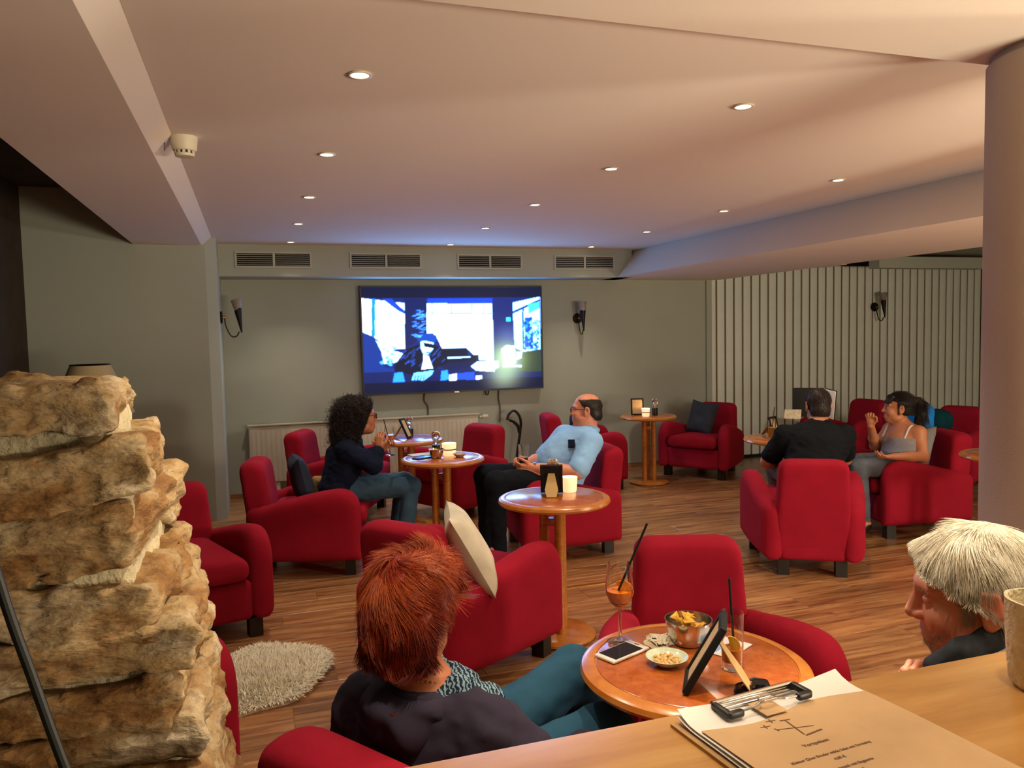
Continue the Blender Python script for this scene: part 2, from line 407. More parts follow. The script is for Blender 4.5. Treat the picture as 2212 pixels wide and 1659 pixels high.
struct('wall_pillar', (g[0]+np.array([2.32, 1.68, 0]), g[1]), plain('pillar_plaster', '#b9aca0', .9, bmp=.35, bscale=170, bdist=.004), smooth=True)
strip = tag(part('threshold_strip', bbox(3.7, 4.36, .0015, 5.2, .035, .003, .001, 1), M['gold']), 'long brass strip let across the laminate floor', 'floor strip')

# ------------------------------------------------------------------ folding partition of white panels
pt = thing('folding_partition', 'tall white folding partition of narrow upright panels with brown gaps', 'partition', (5.1, 8.06, 0))
part('backing', box(2.07, .024, 1.16, 4.14, .02, 2.3), plain('partition_gap', '#7a6348', .9, noise=.35, nscale=60), pt, smooth=False)
pm = mesh('panel', bbox(0, .008, 1.165, .097, .018, 2.27, .006, 2), plain('partition_panel', '#e4eae0', .75, noise=.04, nscale=4), True, angle=40)
for k in range(35): part('panel', pm, None, pt, loc=(.052+.12*k+.0, 0, 0))
part('bottom_rail', box(2.07, 0, .014, 4.14, .05, .026), M['matte_black'], pt, smooth=False)
part('top_rail', box(2.07, 0, 2.33, 4.14, .05, .055), M['matte_black'], pt, smooth=False)

# ------------------------------------------------------------------ downlights
lens_m = emis('lamp_glow', (1, .86, .62, 1), 14)
ring = lathe([(.033, 0), (.040, -.002), (.040, -.006), (.030, -.006), (.030, .0)], 28)
disc = lathe([(0, -.003), (.030, -.003)], 28)
rm, dm = mesh('trim_ring', ring, M['white_metal']), mesh('lens', disc, lens_m)
rows_x = [.375, 1.845, 3.31]; names = ['nearest', 'second', 'third', 'fourth', 'farthest']
lp = bpy.data.lights.new('lamp_light', 'SPOT'); lp.energy = DOWN_W; lp.color = DOWN_COL; lp.spot_size = math.radians(96); lp.spot_blend = 1.0; lp.shadow_soft_size = .03
for i, x in enumerate(rows_x):
    for j in range(1 if i == 2 else 0, 5):
        yy = 2.662+1.178*j
        t = thing('ceiling_downlight', 'small round lit downlight, %s of the %s row running towards the television wall' % (names[j] if i < 2 else ['', 'nearest visible', 'second', 'third', 'farthest'][j], ['left-hand', 'middle', 'right-hand'][i]), 'downlight', (x, yy, 2.41), 0, 'recessed ceiling downlights')
        part('trim_ring', rm, None, t); part('lens', dm, None, t)
        o = bpy.data.objects.new('lamp_light', lp); C.objects.link(o); o.parent = t; o.location = (0, 0, -.02)

# ------------------------------------------------------------------ vents
slat_m = mesh('slat', xf(box(0, 0, 0, .31, .009, .004), rx=.35), M['vent_paint'], False)
for n, (xa, xb) in enumerate(((-.1, .564), (.932, 1.607), (1.984, 2.647), (3.015, 3.682))):
    t = thing('ventilation_grille', 'double slatted white vent on the soffit, %s from the corner by the wall end' % ['first', 'second', 'third', 'fourth'][n], 'vent', ((xa+xb)/2, 7.64, 2.272), 0, 'soffit vents')
    wd = xb-xa+.02
    part('frame', cat(box(0, -.006, .066, wd, .014, .018), box(0, -.006, -.066, wd, .014, .018), box(-wd/2+.009, -.006, 0, .018, .014, .118), box(wd/2-.009, -.006, 0, .018, .014, .118), box(0, -.006, 0, .022, .014, .118)), M['vent_paint'], t, smooth=False)
    part('slat_shade', box(0, -.0022, 0, wd-.03, .004, .118), M['matte_black'], t, smooth=False)  # thin black sheet standing in for the shade between the slats
    for sx in (-1, 1):
        for k in range(6): part('slat', slat_m, None, t, loc=(sx*wd/4, -.0095, -.047+k*.0188))

# ------------------------------------------------------------------ armchair (built once, then copied)
def arm_field(s):
    def f(P):
        x, y, z = P[..., 0]*s, P[..., 1], P[..., 2]
        u = (.37-y)/.74; xc = .232+.105*u+.012*np.sin(PI*u)
        top = .445+.135*np.sin(np.clip(u, 0, 1)*PI*.5)**1.3-.012*np.clip(u-.75, 0, 1)
        prof = smax(smax(z-top, -.37-y, .16), y-.37, .05); prof = smax(prof, .10-z, .02)
        return smax(prof, np.abs(x-xc)-.064-.004*np.sin(u*PI), .07)
    return f
def seat_field(P):
    x, y, z = P[..., 0], P[..., 1], P[..., 2]; u = (.37-y)/.74
    hw = .165+.10*u; crown = .43+.018*(1-np.clip(np.abs(x)/.27, 0, 1)**2)+.0*y
    return smax(smax(np.abs(x)-hw, np.abs(y+.09)-.315, .05), smax(z-crown, .315-z, .07), .05)
def base_field(P):
    x, y, z = P[..., 0], P[..., 1], P[..., 2]; u = (.37-y)/.74
    return smax(smax(np.abs(x)-.19-.10*u, np.abs(y+.0)-.35, .03), np.abs(z-.205)-.105, .03)
def back_field(P):
    x, y, z = P[..., 0], P[..., 1]-.13*(P[..., 2]-.3), P[..., 2]
    hw = .226-.026*np.clip((z-.3)/.45, 0, 1)
    return smax(smax(np.abs(x)-hw, z-.75, .075), smax(smax(np.abs(y-.285)-.085, .1-z, .02), smax(np.abs(y-.285)-.085, z-.752, .09), .02), .04)
ch = thing('armchair', '', 'armchair', (0, 0, 0), 0, 'red tub armchairs')
H = .014
fm = lambda nm, fn, lo, hi: mesh(nm, field(fn, lo, hi, H), M['red'])
part('backrest', fm('backrest', back_field, (-.25, .1, .1), (.25, .5, .77)), None, ch)
part('seat_base', fm('seat_base', base_field, (-.31, -.37, .09), (.31, .37, .32)), None, ch)
part('seat_cushion', fm('seat_cushion', seat_field, (-.3, -.42, .3), (.3, .25, .46)), None, ch)
for s in (-1, 1): part('armrest', fm('armrest', arm_field(s), (-.43 if s < 0 else .14, -.4, .08), (-.14 if s < 0 else .43, .4, .62)), None, ch)
lgm = mesh('leg', prism([(-.034, -.034), (.034, -.034), (.034, .034), (-.034, .034)], 0, .102), M['dark_leg'], False)
for lx, ly in ((-.3, -.29), (.3, -.29), (-.17, .29), (.17, .29)): part('leg', lgm, None, ch, loc=(lx, ly, 0))
CH = {'A1': (1.474, 2.37, 249, 'empty red armchair facing the camera across the nearest round table'),
 'A2': (3.43, 4.27, 59, 'red armchair seen square from behind under the man in a black shirt'),
 'A3': (4.73, 4.74, 165, 'red armchair under the woman with a ponytail, beside the pillar'),
 'A5': (4.61, 7.35, 214.7, 'red armchair with grey cushion against the white partition'),
 'A6': (2.06, 5.18, 173, 'red armchair holding the man in a light blue shirt'),
 'A7': (3.15, 7.3, -10, 'red armchair at the back wall behind the blue-shirted man'),
 'A8': (1.68, 6.65, 208, 'empty red armchair by the radiator in front of the black hose'),
 'A9': (.68, 6.95, -25, 'red armchair with dark cushion in front of the radiator end'),
 'A10': (.33, 5.5, -10, 'red armchair in side view under the curly-haired woman'),
 'A11': (-.4, 4.48, -76, 'empty red armchair standing just past the rough stone wall'),
 'A12': (.86, 3.55, 37, 'red armchair with white cushion in the middle of the room'),
 'A13': (-.57, 2.86, -70, 'red armchair mostly hidden by stones, arm beside the fur rug'),
 'A14': (.42, 1.71, 34, 'bright red armchair back below the red-haired woman'),
 'A15': (1.56, 1.23, 148, 'red armchair under the white-haired man behind the bar counter')}
CP = {}
first = True
for k, (x, y, h, lb) in CH.items():
    rz = math.radians(h)+PI/2
    if first: o = ch; ch.location = (x, y, 0); ch.rotation_euler = (0, 0, rz); ch['label'] = lb; first = False
    else: o = dup(ch, (x, y, 0), rz, lb)
    CP[k] = o
def at_chair(k, f, r, z):       # f forward, r to the sitter's right
    x, y, h, _ = CH[k]; h = math.radians(h)
    return np.array([x+f*math.cos(h)+r*math.sin(h), y+f*math.sin(h)-r*math.cos(h), z])

# ------------------------------------------------------------------ round tables
def table_root(h):
    t = thing('round_table', '', 'table', (0, 0, 0), 0, 'round wooden tables'); R = .285
    part('table_rim', lathe([(0, h-.036), (R-.03, h-.036), (R-.008, h-.031), (R, h-.02), (R-.004, h-.008), (R-.016, h-.001), (R-.03, h), (R-.036, h-.0005), (R-.037, h-.004), (0, h-.004)], 72), M['table_edge'], t)
    part('table_top', lathe([(0, h), (R-.042, h), (R-.0395, h-.0015), (R-.0385, h-.006), (0, h-.006)], 72), M['table_top'], t)
    for k in range(3):
        a = math.radians(20+120*k); part('post', lathe([(.025, .02), (.025, h-.03)], 20, (.055*math.cos(a), .055*math.sin(a), 0)), M['table_edge'], t)
    part('post_block', bbox(0, 0, h*.82, .075, .07, .035, .004), M['table_edge'], t)
    part('base_plate', lathe([(0, .0), (.19, 0), (.2, .006), (.2, .016), (.185, .026), (.06, .03), (0, .03)], 56), M['table_edge'], t)
    return t
TB = {'T1': (1.021, 1.684), 'T2': (1.43, 3.688), 'T3': (1.208, 5.2), 'T4': (1.17, 6.27), 'T5': (3.8, 7.12), 'T6': (3.792, 4.982), 'T7': (4.55, 3.72)}
TL = {'T1': 'nearest round table with phone, snacks and cocktails on it', 'T2': 'round table with a picture frame and lit candle before the blue-shirted man', 'T3': 'round table with steel bowl between the curly-haired woman and the blue-shirted man',
 'T4': 'round table in front of the radiator behind another table', 'T5': 'tall-looking round table at the back wall beside the cushioned armchair', 'T6': 'round table partly hidden by the man in black', 'T7': 'round table edge showing beside the pillar'}
t0 = table_root(.72); first = True
for k, (x, y) in TB.items():
    a = {'T5': .9, 'T2': 2.3}.get(k, .4)
    if k == 'T5': o = table_root(.69); o.location = (x, y, 0); o.rotation_euler.z = a; o['label'] = TL[k]
    elif first: t0.location = (x, y, 0); t0.rotation_euler.z = a; t0['label'] = TL[k]; first = False
    else: dup(t0, (x, y, 0), a, TL[k])
# ------------------------------------------------------------------ rough stone wall in the foreground
def stone_mat():
    m, nt, b = nodes('rough_stone'); b.inputs['Roughness'].default_value = .93
    oi = N(nt, 'ShaderNodeObjectInfo'); mu = N(nt, 'ShaderNodeMath', operation='MULTIPLY'); mu.inputs[1].default_value = 31.
    nt.links.new(oi.outputs['Random'], mu.inputs[0])
    mp = coords(nt, (1, 1, 2.2)); nt.links.new(mu.outputs[0], mp.inputs['Location'])
    n = N(nt, 'ShaderNodeTexNoise'); n.inputs['Scale'].default_value = 7; n.inputs['Detail'].default_value = 9; n.inputs['Roughness'].default_value = .65; nt.links.new(mp.outputs[0], n.inputs['Vector'])
    r = ramp(nt, n.outputs[0], [(.28, lin('#66421e')), (.42, lin('#8a6538')), (.53, lin('#a48c64')), (.68, lin('#bdb096'))])
    n2 = N(nt, 'ShaderNodeTexNoise'); n2.inputs['Scale'].default_value = 60; n2.inputs['Detail'].default_value = 6; nt.links.new(mp.outputs[0], n2.inputs['Vector'])
    r2 = ramp(nt, n2.outputs[0], [(.34, (.45, .42, .38, 1)), (.5, (1, 1, 1, 1))])
    mx = N(nt, 'ShaderNodeMixRGB'); mx.blend_type = 'MULTIPLY'; mx.inputs[0].default_value = .55
    nt.links.new(r.outputs[0], mx.inputs[1]); nt.links.new(r2.outputs[0], mx.inputs[2]); nt.links.new(mx.outputs[0], b.inputs['Base Color'])
    bump(nt, b, n2.outputs[0], .9, .009); return m
M['stone'] = stone_mat()
M['mortar'] = plain('lime_mortar', '#b8ab8a', .95, noise=.3, nscale=18, bmp=.8, bscale=90, bdist=.01)
def rock(xl, xf_, xb, yf, yb, z0, z1, seed, amp=.016, tilt=0.):
    def f(P):
        x, y, z = P[..., 0], P[..., 1], P[..., 2]-tilt*(P[..., 0]+.2)
        t = np.clip((y-yf)/(yb-yf), 0, 1); xr = xf_+(xb-xf_)*t
        zc, hz = (z0+z1)/2, (z1-z0)/2; u = (z-zc)/hz
        q = P*np.array([1, 1, 2.6])+seed*3.7
        lay = .009*vnoise(np.stack([x*5+seed, y*5, z*42+seed], -1))+.006*vnoise(np.stack([x*14, y*14, z*90+seed], -1))      # bedding ledges
        d = smax(smax(x-xr+.012*u*u-.006+.9*amp*np.abs(fbm(P*np.array([10, 10, 14])+seed, 3)), xl-x, .006), smax(np.abs(z-zc)-hz+.006*vnoise(P*np.array([9, 9, 2])+seed), smax(yf-y, y-yb, .01), .006), .007)
        return d-.004+.55*amp*np.abs(fbm(q*8, 3))+.2*amp*fbm(P*70+seed, 2)+.3*amp*np.abs(fbm(q*24, 2))+lay
    return field(f, (xl-.03, yf-.03, min(z0, z1)-.03-abs(tilt)*.3), (max(xf_, xb)+.03, yb+.03, max(z0, z1)+.03+abs(tilt)*.3), .0052)
sw = thing('stone_wall', 'rough layered rubble stone wall in pale and orange-brown, in the near foreground', 'wall', (-.6, 1.05, 0))
SR = [(-.45, -.15, -.163, .95, 1.24, 1.452, 1.503, 1, .0), (-.9, -.455, -.455, .95, 1.24, 1.45, 1.515, 2, 0.),
      (-.42, -.108, -.125, .945, 1.22, 1.372, 1.432, 3, .12), (-.9, -.425, -.425, .95, 1.24, 1.35, 1.43, 4, 0.),
      (-.40, -.135, -.098, .955, 1.26, 1.285, 1.372, 5, .05), (-.9, -.405, -.405, .955, 1.24, 1.28, 1.345, 6, 0.),
      (-.36, -.108, -.092, .95, 1.25, 1.222, 1.282, 7, -.05), (-.9, -.365, -.365, .955, 1.24, 1.215, 1.275, 8, 0.),
      (-.33, -.07, -.078, .945, 1.24, 1.172, 1.222, 9, .04), (-.9, -.335, -.335, .955, 1.24, 1.15, 1.212, 10, 0.),
      (-.38, -.094, -.076, .952, 1.24, 1.115, 1.172, 11, 0.), (-.9, -.385, -.385, .955, 1.24, 1.09, 1.146, 12, 0.),
      (-.31, -.072, -.06, .955, 1.25, 1.062, 1.116, 13, .03), (-.9, -.315, -.315, .955, 1.24, 1.03, 1.086, 14, 0.),
      (-.35, -.056, -.056, .945, 1.25, 1.0, 1.064, 15, 0.), (-.9, -.05, -.05, .95, 1.25, .74, 1.0, 16, 0.), (-.9, -.04, -.04, .95, 1.26, .48, .74, 17, 0.), (-.9, -.05, -.05, .95, 1.26, .22, .48, 18, 0.), (-.9, -.04, -.04, .95, 1.26, .0, .23, 19, 0.)]
for s in SR: part('stone', rock(*s[:7], s[7], .016 if s[7] % 2 else .01, s[8]), M['stone'], sw, world=True, angle=None)
mo = lambda P: smax(smax(P[..., 0]+.100+.16*np.clip(P[..., 2]-1.1, -.1, .4), -.92-P[..., 0], .02), smax(np.abs(P[..., 1]-1.1)-.125, np.abs(P[..., 2]-.74)-.735, .02), .02)+.012*fbm(P*14, 3)
part('mortar', field(mo, (-.95, .94, 0), (-.03, 1.26, 1.5), .013), M['mortar'], sw, world=True, angle=None)
tag(part('cable', tube(smooth_curve([(-.24, .6, 1.9), (-.19, .6, 1.52), (-.166, .6, 1.389), (-.15, .6, 1.321), (-.134, .6, 1.256), (-.11, .6, 1.17), (-.09, .6, 1.086)], 40), .0034, 10), plain('dark_cable', '#141a16', .5)), 'thick dark cable hanging across the face of the stone wall', 'cable')

# ------------------------------------------------------------------ bar counter and what lies on it
bc = thing('bar_counter', 'light brown wooden bar counter top along the front', 'counter', (1.0, .55, 0))
part('counter_top', bbox(.0, -.02, 1.06, 2.3, .60, .04, .004), M['counter'], bc)
part('front_panel', bbox(.0, .12, .52, 2.2, .05, 1.04, .004), M['counter'], bc)
cb = thing('clipboard', 'brown clipboard with a printed menu sheet and wire clamp on the counter', 'clipboard', (.604, .640, 1.08), math.radians(6))
W2, L2 = .132, .178
part('board', prism([(W2*x-.012*(abs(a)), L2*y) for x, y, a in ((-1, -1, 0), (1, -1, 0), (1, 1, 0), (-1, 1, 0))], 0, .004), plain('hardboard', '#b08a58', .6, noise=.12, nscale=60), cb, smooth=False)
def sheet(x0, x1, y0, y1, z, lift, seed, nx=24, ny=30):
    V = []; 
    for j in range(ny+1):
        for i in range(nx+1):
            u, v = i/nx, j/ny; x = x0+(x1-x0)*u; yy = y0+(y1-y0)*v
            V.append((x, yy, z+lift*(max(0, v-.9)*10)**2*abs(u-.5)*2+.0012*math.sin(5*u+seed)*(v > .02)+.0006*math.sin(9*v+seed)))
    F_ = [(j*(nx+1)+i, j*(nx+1)+i+1, (j+1)*(nx+1)+i+1, (j+1)*(nx+1)+i) for j in range(ny) for i in range(nx)]
    n = len(V); V += [(a, b, c-.0006) for a, b, c in V]
    return np.array(V), F_+[tuple(i+n for i in q[::-1]) for q in F_]
paper = plain('white_paper', '#e6e2dc', .8)
kraft = plain('kraft_menu_paper', '#c9a77c', .8, noise=.14, nscale=9)
part('paper_sheet', sheet(-W2+.007, W2-.004, -L2, L2-.004, .0062, .006, .3), paper, cb)
part('paper_sheet', sheet(-W2+.009, W2-.002, -L2, L2-.001, .0088, .011, 1.3), paper, cb)
def menu_sheet():
    g = sheet(-W2+.012, W2-.004, -L2, L2-.046, .0116, .0, 1.3); g[0][:, 1] += .008*np.sin(g[0][:, 0]*30)*(g[0][:, 1] > L2-.076)*((g[0][:, 1]-L2+.076)/.03); return g
part('menu_sheet', menu_sheet(), kraft, cb)
part('menu_tab', bbox(-.015, L2-.034, .0135, .032, .034, .0008, .0003), kraft, cb)
part('clamp_bar', tube([(-.074, L2-.004, .017), (.050, L2-.004, .017)], .0038, 14), M['steel'], cb)
part('clamp_plate', bbox(-.012, L2-.009, .0135, .124, .012, .004, .001), M['steel'], cb)
for s in (-1, 1): part('clamp_grip', cat(bbox(-.012+s*.062, L2-.022, .017, .009, .032, .009, .003), bbox(-.012+s*.053, L2-.036, .017, .022, .009, .009, .003)), M['black'], cb)
part('clamp_wire', cat(*[tube(smooth_curve([(-.012-.052, L2-.036, .018), (-.012-.026, L2-.035, .019), (-.012-.014, L2-.033, .021), (-.012-.008, L2-.027+.010*k, .023), (-.012+.008, L2-.027+.010*k, .023), (-.012+.014, L2-.033, .021), (-.012+.026, L2-.035, .019), (-.012+.052, L2-.036, .018)], 40), .0014, 8) for k in (.3, -.9)]), M['chrome'], cb)
ink = plain('brown_ink', '#6b4a34', .8)
def sheet_z(x, y): u, v = (x+W2-.012)/(2*W2-.016), (y+L2)/(2*L2-.046); return .0116+.0012*math.sin(5*u+1.3)+.0006*math.sin(9*v+1.3)+.0004
def text(s, x, y, size, z=.0134):
    cu = bpy.data.curves.new('t', 'FONT'); cu.body = s; cu.size = size; cu.align_x = 'CENTER'; cu.resolution_u = 2; cu.offset = .00012
    o = bpy.data.objects.new('t', cu); C.objects.link(o); bpy.context.view_layer.update()
    me = bpy.data.meshes.new_from_object(o.evaluated_get(bpy.context.evaluated_depsgraph_get())); bpy.data.objects.remove(o); me.materials.clear(); me.materials.append(ink)
    for v in me.vertices: v.co.z = sheet_z(x+v.co.x, y+v.co.y)-z
    q = bpy.data.objects.new('printed_line', me); C.objects.link(q); q.parent = cb; q.location = (x, y, z); return q
for s, y, sz in (('Vorspeisen', .056, .0082), ('Kleiner Quer Bruder milde Salat mit Dressing', .034, .0061), ('4,00 €', .023, .0061), ('Wurstsnack mit Baguette', .008, .0061), ('3,90 €', -.003, .0061), ('Tomate Mozzarella mit Baguette', -.018, .0061), ('5,90 €', -.029, .0061), ('Kartoffelspalten und Chili Dip', -.044, .0061), ('4,90 €', -.055, .0061)):
    text(s, -.024, y, sz)
def stroke(a, b, wd): 
    a, b = np.array(a), np.array(b); d = nrm(b-a); n = np.array([-d[1], d[0]])*wd/2
    return np.array([(*q, sheet_z(*q)) for q in (a+n, a-n, b-n, b+n)]), [(0, 1, 2, 3)]
part('printed_logo', cat(*[stroke(np.array(a)*.85+(-.018, .096), np.array(b)*.85+(-.018, .096), wd) for a, b, wd in (((-.028, .004), (.026, -.008), .0012), ((-.029, .008), (-.027, .0), .0016), ((.002, .021), (-.004, -.021), .0018), ((-.006, .022), (.010, .020), .0016), ((-.004, -.024), (.028, -.020), .0024),
    ((-.044, .018), (-.028, .016), .001), ((-.035, .022), (-.037, .012), .0014), ((-.026, .028), (-.01, .026), .001), ((-.017, .032), (-.019, .022), .0014))]), ink, cb, smooth=False)
def candle_mat(name, col, s):
    m = plain(name, col, .7, noise=.25, nscale=30, bmp=.5, bscale=40, bdist=.01); b = m.node_tree.nodes['Principled BSDF']
    b.inputs['Emission Color'].default_value = lin('#ffc890'); b.inputs['Emission Strength'].default_value = s; return m
hold = [(0, 0), (.034, 0), (.040, .008), (.045, .06), (.047, .115), (.0435, .115), (.040, .06), (.034, .014), (0, .014)]
ct = thing('candle_holder', 'large rough cream candle glass standing at the end of the counter', 'candle', (.955, .725, 1.08))
hg = lathe([(r, z) for r, z in hold], 48); hv = hg[0]; rad = np.linalg.norm(hv[:, :2], axis=1)
part('holder', (hv+np.stack([hv[:, 0], hv[:, 1], 0*rad], 1)/np.maximum(rad, 1e-3)[:, None]*.002*vnoise(hv*90)[:, None], hg[1]), plain('crackle_glass', '#f0e2c0', .6, noise=.2, nscale=60, bmp=.9, bscale=130, bdist=.01), ct)
part('candle', lathe([(0, .014), (.03, .014), (.031, .06), (.026, .063), (0, .061)], 32), plain('wax', '#e8d9b8', .5, sss=.1), ct)

# ------------------------------------------------------------------ television
tv = thing('television', 'large wall-mounted flat television playing a bluish video scene', 'television', (2.026, 8.02, 1.502))
TW, TH = 1.945, 1.108
part('casing', bbox(0, .0, 0, TW, .05, TH, .006), M['black'], tv)
part('bezel', cat(box(0, -.028, TH/2-.007, TW, .008, .014), box(0, -.028, -TH/2+.009, TW, .008, .018), box(-TW/2+.007, -.028, 0, .014, .008, TH-.034), box(TW/2-.007, -.028, 0, .014, .008, TH-.034)), M['black'], tv, smooth=False)
part('emblem', box(0, -.034, -TH/2+.002, .05, .006, .014), M['steel'], tv, smooth=False)
NX, NY = 300, 168
def tv_picture():
    img = np.zeros((NY, NX, 3)); gx, gy = np.meshgrid(np.arange(NX)+.5, np.arange(NY)+.5)
    def uv(p):
        x, y = p; v = (y-100)/1160.
        for _ in range(3):
            u = (x-80-33*v)/(2010-15*v); v = (y-100-8*u)/(1200-88*u)
        return u*NX, v*NY
    def poly(pts, col, a=1., soft=0):
        q = [uv(p) for p in pts]; ins = np.zeros(gx.shape, bool); n = len(q)
        for i in range(n):
            (x1, y1), (x2, y2) = q[i], q[(i+1) % n]
            if y1 == y2: continue
            ins ^= ((y1 > gy) != (y2 > gy)) & (gx < (x2-x1)*(gy-y1)/(y2-y1)+x1)
        img[ins] = img[ins]*(1-a)+np.array(lin(col)[:3])*a
    def glow(c, r, col, a):
        cx, cy = uv(c); d = np.exp(-((gx-cx)**2+(gy-cy)**2)/(r/7.)**2); img[:] = img*(1-a*d[..., None])+np.array(lin(col)[:3])*a*d[..., None]
    img[:] = lin('#10183c')[:3]
    poly([(80, 220), (2090, 220), (2110, 1110), (110, 1180)], '#16306a')
    W_ = '#eefaff'; B1 = '#1c5cb0'
    poly([(85, 222), (545, 280), (545, 790), (390, 800), (300, 740), (220, 660), (95, 600)], W_)
    poly([(190, 225), (230, 225), (225, 660), (190, 650)], '#2a86d8'); poly([(300, 228), (400, 228), (545, 370), (545, 400), (480, 370)], '#1e4f96'); poly([(375, 300), (395, 310), (395, 700), (380, 700)], '#a8dcff')
    poly([(540, 225), (780, 225), (780, 640), (545, 790)], '#12275a'); poly([(790, 225), (1520, 225), (1530, 290), (790, 280)], '#1a4fa0')
    for k in range(40):
        cx, cy = RNG.uniform(640, 770), RNG.uniform(360, 690); poly([(cx-30, cy), (cx+30, cy-12), (cx+25, cy+3), (cx-20, cy+10)], '#6ab4f0', .55)
    poly([(780, 285), (1520, 290), (1535, 920), (1370, 920), (1240, 800), (950, 790), (880, 640), (780, 620)], W_)
    poly([(780, 385), (1525, 390), (1525, 408), (780, 402)], '#58b4f4', .75)
    for x in (835, 1050, 1280, 1410): poly([(x, 285), (x+14, 285), (x+14, 400), (x, 400)], '#58b4f4', .8)
    poly([(1525, 225), (1760, 240), (1780, 780), (1540, 920)], '#182e66'); poly([(1680, 445), (1735, 445), (1735, 490), (1680, 490)], '#48c8d0')
    poly([(1755, 280), (2080, 215), (2090, 800), (1880, 830), (1780, 780)], '#bfeaff'); poly([(1750, 380), (2085, 240), (2085, 262), (1755, 405)], '#1a4078'); poly([(1870, 350), (1890, 345), (1895, 800), (1875, 800)], '#2a66b0')
    poly([(1905, 450), (1990, 440), (2000, 800), (1900, 800)], '#1f5aa8'); poly([(1940, 300), (2080, 270), (2080, 340), (1950, 400)], '#58c0f0')
    for k in range(110):
        cx, cy = RNG.uniform(1880, 2085), RNG.uniform(480, 800); r = RNG.uniform(8, 22); poly([(cx-r, cy), (cx, cy-r), (cx+r, cy), (cx, cy+r)], RNG.choice(['#123a78', '#3a90d8', '#9adcff']), .9)
    poly([(100, 610), (240, 690), (300, 880), (330, 1000), (430, 1010), (430, 1170), (115, 1180)], '#164078'); poly([(110, 1060), (2100, 960), (2105, 1110), (112, 1180)], '#142a5c')
    poly([(230, 690), (380, 800), (560, 850), (470, 940), (320, 960), (290, 820)], '#d8f2ff'); 
    for k in range(40):
        cx, cy = RNG.uniform(290, 470), RNG.uniform(760, 980); r = RNG.uniform(10, 26); poly([(cx-r, cy), (cx, cy-r), (cx+r, cy), (cx, cy+r)], RNG.choice(['#2a78c0', '#ffffff', '#70c4f4']), .7)
    poly([(940, 790), (1230, 785), (1240, 870), (1360, 860), (1370, 950), (1000, 960)], '#0c1838'); poly([(1010, 885), (1270, 875), (1270, 892), (1010, 905)], '#d0f0ff')
    poly([(860, 960), (1300, 930), (1300, 1000), (1010, 1030)], '#122450')
    # seated figure in dark jacket, cap and sunglasses
    poly([(560, 790), (700, 740), (900, 760), (950, 800), (1025, 940), (900, 1000), (860, 1040), (640, 1090), (430, 1040), (430, 980)], '#0c1738')
    for k in range(30):
        cx, cy = RNG.uniform(500, 980), RNG.uniform(780, 980); poly([(cx-24, cy+20), (cx+18, cy-22), (cx+24, cy-12), (cx-16, cy+26)], '#3c7cc8', .45)
    poly([(410, 1170), (430, 1060), (520, 1050), (545, 1165)], '#3a94d8'); poly([(930, 1150), (940, 1040), (1010, 1030), (1030, 1140)], '#3a94d8')
    poly([(745, 855), (800, 870), (850, 1010), (720, 1025), (740, 930)], '#eaf8ff')
    poly([(710, 710), (770, 690), (860, 720), (850, 800), (800, 855), (740, 850), (712, 780)], '#bfe4fa'); poly([(745, 720), (865, 745), (860, 785), (800, 775), (755, 765)], '#060a18')
    poly([(700, 690), (745, 620), (850, 615), (895, 680), (870, 725), (760, 700)], '#12508a'); poly([(665, 690), (760, 690), (745, 705), (680, 705)], '#12508a'); poly([(770, 825), (820, 830), (815, 845), (775, 840)], '#28508c')
    poly([(610, 1150), (640, 1060), (730, 1050), (860, 1030), (840, 1080), (740, 1155), (700, 1140)], '#8cc4ec')
    for k in range(4): poly([(640+k*32, 1150), (655+k*32, 1085), (662+k*32, 1085), (652+k*32, 1150)], '#2a5a98')
    poly([(1030, 1085), (1130, 1065), (1110, 1150), (1030, 1150)], '#e8f8ff'); poly([(1110, 1070), (1310, 1050), (1320, 1140), (1120, 1145)], '#2c5ca8'); poly([(1330, 1095), (1400, 1095), (1400, 1135), (1330, 1140)], '#d8f0ff')
    poly([(1270, 990), (1340, 940), (1590, 930), (1600, 1000), (1500, 1050), (1330, 1040)], '#cfeeff'); poly([(1440, 930), (1540, 925), (1545, 1050), (1450, 1050)], '#f4ffff')
    poly([(1620, 800), (1680, 750), (1780, 760), (1800, 960), (1640, 980)], '#d8dcb0', .8); poly([(1880, 830), (2090, 800), (2100, 1050), (1830, 1050)], '#3c4a3c'); poly([(1640, 970), (1870, 980), (1860, 1000), (1640, 1000)], '#e8f4ff'); poly([(1800, 830), (1870, 830), (1860, 900), (1800, 920)], '#d0f0f8')
    glow((1690, 900), 210, '#c8c890', .75); glow((1650, 1080), 170, '#a8a888', .6); glow((1700, 640), 120, '#6a7a9a', .3)
    return img
px = tv_picture(); px = sum(np.roll(np.roll(px, i, 0), j, 1)*q for i, j, q in ((0, 0, .28), (1, 0, .12), (-1, 0, .12), (0, 1, .12), (0, -1, .12), (1, 1, .06), (-1, 1, .06), (1, -1, .06), (-1, -1, .06))); px = px*.9+px**2.4*np.array([3.6, 7.0, 14.]); xs = np.linspace(-TW/2+.014, TW/2-.014, NX+1); zs = np.linspace(TH/2-.014, -TH/2+.018, NY+1)
gx, gz = np.meshgrid(xs, zs); vv = np.stack([gx.ravel(), np.full(gx.size, -.0265), gz.ravel()], 1)
ii = (np.arange(NY)[:, None]*(NX+1)+np.arange(NX)[None]).ravel(); qf = np.stack([ii, ii+NX+1, ii+NX+2, ii+1], 1)
sm, nt, b = nodes('screen_picture'); at = N(nt, 'ShaderNodeAttribute', attribute_name='picture'); b.inputs['Base Color'].default_value = (.01, .01, .012, 1); b.inputs['Roughness'].default_value = .3; b.inputs['Specular IOR Level'].default_value = .1
nt.links.new(at.outputs['Color'], b.inputs['Emission Color']); b.inputs['Emission Strength'].default_value = TV_GAIN
